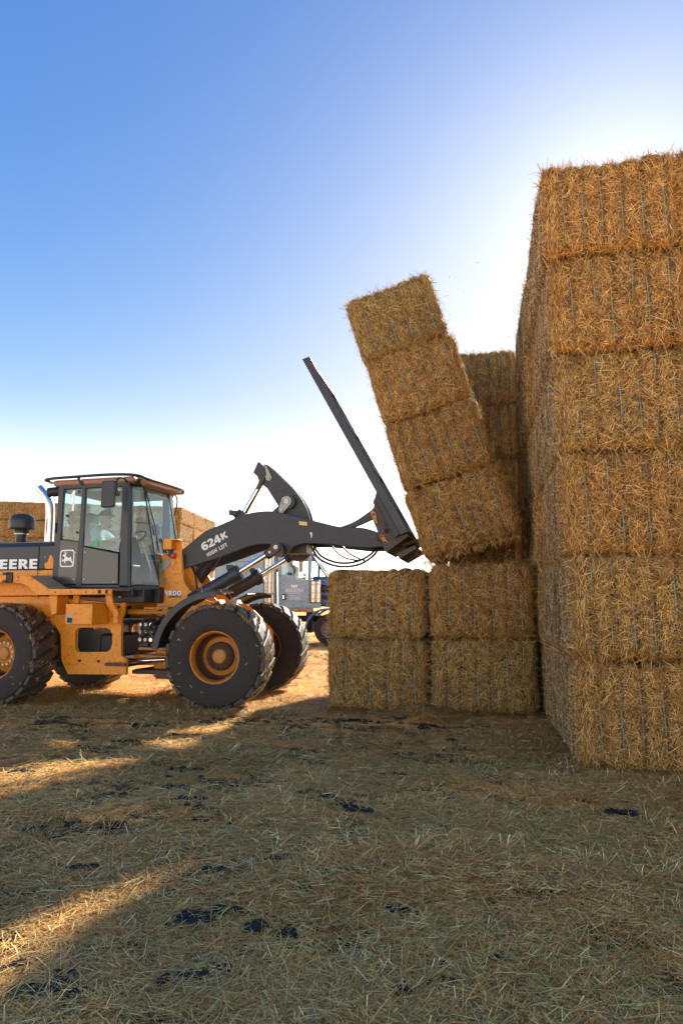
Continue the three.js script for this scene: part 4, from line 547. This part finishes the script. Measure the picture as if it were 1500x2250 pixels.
  const ac = t('air_cleaner', [lathe([[0, 0], [0.18, 0], [0.185, 0.03], [0.185, 0.7], [0.17, 0.76], [0, 0.77]], 30).rotateX(-Math.PI / 2).translate(0.755, 1.4, 1.1)], B.steel); t('cleaner_band', [1.53, 1.72, 2.0].map((y) => lathe([[0.184, 0], [0.191, 0.004], [0.191, 0.03], [0.184, 0.034]], 30).rotateX(-Math.PI / 2).translate(0.755, y, 1.1)), M.bolt, ac); t('intake_duct', [rod([0.92, 1.9, 1.0], [1.2, 1.85, 0.8], 0.12, 16), rod([0.85, 1.6, 1.0], [1.2, 1.55, 0.8], 0.06, 10)], M.black, ac);
  t('hood', [plate([[0.6, 1.3], [2.7, 1.1], [2.75, 1.9], [1.6, 2.1], [1.15, 2.28], [0.6, 2.3]], -0.72, 0.74, [], 0.05)], B.hood);
  t('skirt', [span(-0.62, 0.92, 1.23, 1.4, 0.9, 1.17, 0.02)], B.blue); t('fuel_tank_step', [span(-2.0, 0.63, 1.085, 1.235, 0.75, 1.2, 0.02)], B.step); t('step_hole', [0.0, 0.22, 0.4].map((x) => rod([x, 1.15, 1.199], [x, 1.15, 1.206], 0.022, 8)), M.ink);
  t('fuel_tank', [rod([-1.9, 0.8, 0.85], [-0.1, 0.8, 0.85], 0.28, 24)], B.steel); t('chassis_rail', [span(-6.2, 2.6, 0.75, 0.95, -0.45, -0.35), span(-6.2, 2.6, 0.75, 0.95, 0.35, 0.45), span(0.4, 0.6, 0.4, 1.1, -0.9, 0.9)], M.black);
  for (const s of [1, -1]) t('front_fender', [plate([...arc(1.12, 0.5, 0.72, 182, 20, 24), ...arc(1.12, 0.5, 0.66, 20, 182, 24)], s > 0 ? 0.7 : -1.22, s > 0 ? 1.22 : -0.7)], B.hood);
  t('bumper', [span(2.68, 2.85, 0.45, 0.95, -1.15, 1.15, 0.04)], B.steel);
  const tp = lathe([[0.28, -0.13], [0.42, -0.14], [0.49, -0.12], [0.515, -0.09], [0.52, 0], [0.515, 0.09], [0.49, 0.12], [0.42, 0.14], [0.28, 0.13]], 40), rp = lathe([[0.29, 0.12], [0.28, 0.13], [0.27, 0.05], [0.25, 0.02], [0.14, 0.05], [0.13, 0.12], [0.11, 0.15], [0, 0.155]], 32);
  for (const [x, z] of [[1.22, 1.02], [1.22, -1.02], [-3.9, 0.95], [-3.9, -0.95], [-5.25, 0.95], [-5.25, -0.95]]) {
    const w = new THREE.Group(); w.name = 'wheel'; w.position.set(x, 0.52, z); if (z < 0) w.rotation.y = Math.PI; t('tyre', tp.clone(), M.tyre, w); const rm = t('rim', rp.clone(), B.rimw, w); for (let k = 0; k < 10; k++) { const a = k / 10 * 6.283; t('hand_hole', rod([0.21 * Math.cos(a), 0.21 * Math.sin(a), 0.026], [0.21 * Math.cos(a), 0.21 * Math.sin(a), 0.036], 0.024, 8), M.ink, w); } T.add(w);
  }
  top(tag(T, 'blue road tractor with white door lettering parked behind the loader', 'truck'));
}

/* ------------------------------------------------ the operator in the cab */
{
  const field = (prims, c, half, n, k) => { // smooth union of tapered capsules [ax,ay,az, bx,by,bz, ra, rb], meshed
    const mc = new MarchingCubes(n, new THREE.MeshBasicMaterial(), false, false, 90000); mc.isolation = 0; const h = n / 2;
    for (let z = 0; z < n; z++) for (let y = 0; y < n; y++) for (let x = 0; x < n; x++) {
      const px = c[0] + (x - h) / h * half, py = c[1] + (y - h) / h * half, pz = c[2] + (z - h) / h * half; let s = 0;
      for (const p of prims) { const bxx = p[3] - p[0], by = p[4] - p[1], bz = p[5] - p[2], l = bxx * bxx + by * by + bz * bz, t = l ? Math.min(1, Math.max(0, ((px - p[0]) * bxx + (py - p[1]) * by + (pz - p[2]) * bz) / l)) : 0, d = Math.hypot(px - p[0] - bxx * t, py - p[1] - by * t, pz - p[2] - bz * t) - (p[6] + (p[7] - p[6]) * t); s += Math.exp(-d / k); }
      mc.field[x + y * n + z * n * n] = Math.max(-1, k * Math.log(s + 1e-30));
    }
    mc.update(); const m = mc.count, g = new THREE.BufferGeometry();
    const P = mc.positionArray.slice(0, m * 3); for (let i = 0; i < m; i++) for (let a = 0; a < 3; a++) P[i * 3 + a] = c[a] + P[i * 3 + a] * half;
    g.setAttribute('position', new THREE.BufferAttribute(P, 3)); g.deleteAttribute('normal'); const w = mergeVertices(g, 1e-5); w.computeVertexNormals(); return w.toNonIndexed();
  };
  const o = new THREE.Group(); o.name = 'person';
  const torso = [[0.93, 2.2, 0.02, 0.86, 2.42, 0.02, 0.15, 0.15], [0.86, 2.42, -0.08, 0.86, 2.42, 0.12, 0.12, 0.12], [0.85, 2.55, -0.15, 0.85, 2.55, 0.19, 0.075, 0.075]], arms = [[0.85, 2.56, 0.2, 1.0, 2.34, 0.27, 0.062, 0.052], [0.85, 2.56, -0.16, 1.02, 2.36, -0.22, 0.062, 0.052]], fore = [[1.0, 2.34, 0.27, 1.28, 2.47, 0.2, 0.046, 0.03], [1.02, 2.36, -0.22, 1.28, 2.47, -0.1, 0.046, 0.03]];
  const neck = [[0.86, 2.6, 0.02, 0.88, 2.7, 0.02, 0.055, 0.052]], legs = [[0.93, 2.22, 0.1, 1.38, 2.24, 0.15, 0.1, 0.07], [0.93, 2.22, -0.06, 1.38, 2.24, -0.1, 0.1, 0.07], [1.38, 2.24, 0.15, 1.52, 1.86, 0.15, 0.068, 0.048], [1.38, 2.24, -0.1, 1.52, 1.86, -0.1, 0.068, 0.048]], feet = [[1.5, 1.79, 0.15, 1.66, 1.77, 0.16, 0.05, 0.04], [1.5, 1.79, -0.1, 1.66, 1.77, -0.11, 0.05, 0.04]];
  const head = [[0.885, 2.79, 0.02, 0.885, 2.82, 0.02, 0.095, 0.098], [0.93, 2.74, 0.02, 0.945, 2.73, 0.02, 0.05, 0.045], [0.975, 2.79, 0.02, 0.995, 2.77, 0.02, 0.014, 0.017], [0.965, 2.725, 0.0, 0.965, 2.725, 0.04, 0.012, 0.012], [0.885, 2.79, 0.115, 0.88, 2.76, 0.118, 0.02, 0.016], [0.885, 2.79, -0.075, 0.88, 2.76, -0.078, 0.02, 0.016], [0.965, 2.81, -0.01, 0.965, 2.81, 0.05, 0.016, 0.016], neck[0]];
  const hand = (x, y, z, s) => { const p = [[x, y, z, x + 0.07, y + 0.015, z, 0.028, 0.034]]; for (let f = 0; f < 4; f++) { const zz = z + (f - 1.5) * 0.02, L = [0.05, 0.056, 0.052, 0.042][f]; p.push([x + 0.085, y + 0.022, zz, x + 0.085 + L * 0.7, y + 0.008, zz, 0.0095, 0.009], [x + 0.085 + L * 0.7, y + 0.008, zz, x + 0.085 + L * 0.5, y - 0.024, zz, 0.009, 0.008]); } p.push([x + 0.03, y + 0.005, z + s * 0.03, x + 0.07, y - 0.015, z + s * 0.05, 0.012, 0.01], [x + 0.07, y - 0.015, z + s * 0.05, x + 0.1, y - 0.022, z + s * 0.035, 0.01, 0.009]); return p; };
  const body = join([field([...torso, ...arms, ...fore, ...neck, ...legs, ...feet], [1.15, 2.25, 0.02], 0.62, 88, 0.018), field(head, [0.9, 2.77, 0.02], 0.17, 64, 0.012), field(hand(1.29, 2.475, 0.2, -1), [1.36, 2.47, 0.19], 0.11, 56, 0.005), field(hand(1.29, 2.475, -0.1, 1), [1.36, 2.47, -0.09], 0.11, 56, 0.005)]);
  const b = new THREE.Mesh(body, M.skin); b.name = 'body'; o.add(b);
  const wear = (name, prims, grow, c, half, mat) => obj(name, [field(prims.map((p) => [...p.slice(0, 6), p[6] + grow, p[7] + grow]), c, half, 72, 0.02)], mat, o);
  wear('shirt', [...torso, ...arms], 0.014, [0.95, 2.42, 0.02], 0.42, M.shirt); wear('trousers', legs, 0.013, [1.22, 2.1, 0.02], 0.48, M.jeans); wear('boots', feet, 0.012, [1.58, 1.8, 0.02], 0.3, M.dark);
  obj('cap', [new THREE.SphereGeometry(0.112, 22, 12, 0, 6.284, 0, 1.5).translate(0.882, 2.825, 0.02), plate(arc(0.96, 0, 0.09, -75, 75, 10), 0, 0.012).rotateX(-Math.PI / 2).translate(0.0, 2.835, 0.02)], M.hair, o); obj('eye', [new THREE.SphereGeometry(0.011, 8, 6).translate(0.973, 2.798, 0.052), new THREE.SphereGeometry(0.011, 8, 6).translate(0.973, 2.798, -0.012)], M.ink, o);
  o.position.copy(loader.position); o.rotation.y = loader.rotation.y;
  top(tag(o, 'seated operator in a grey shirt and dark cap inside the loader cab', 'person'));
}

renderer.render(scene, camera);
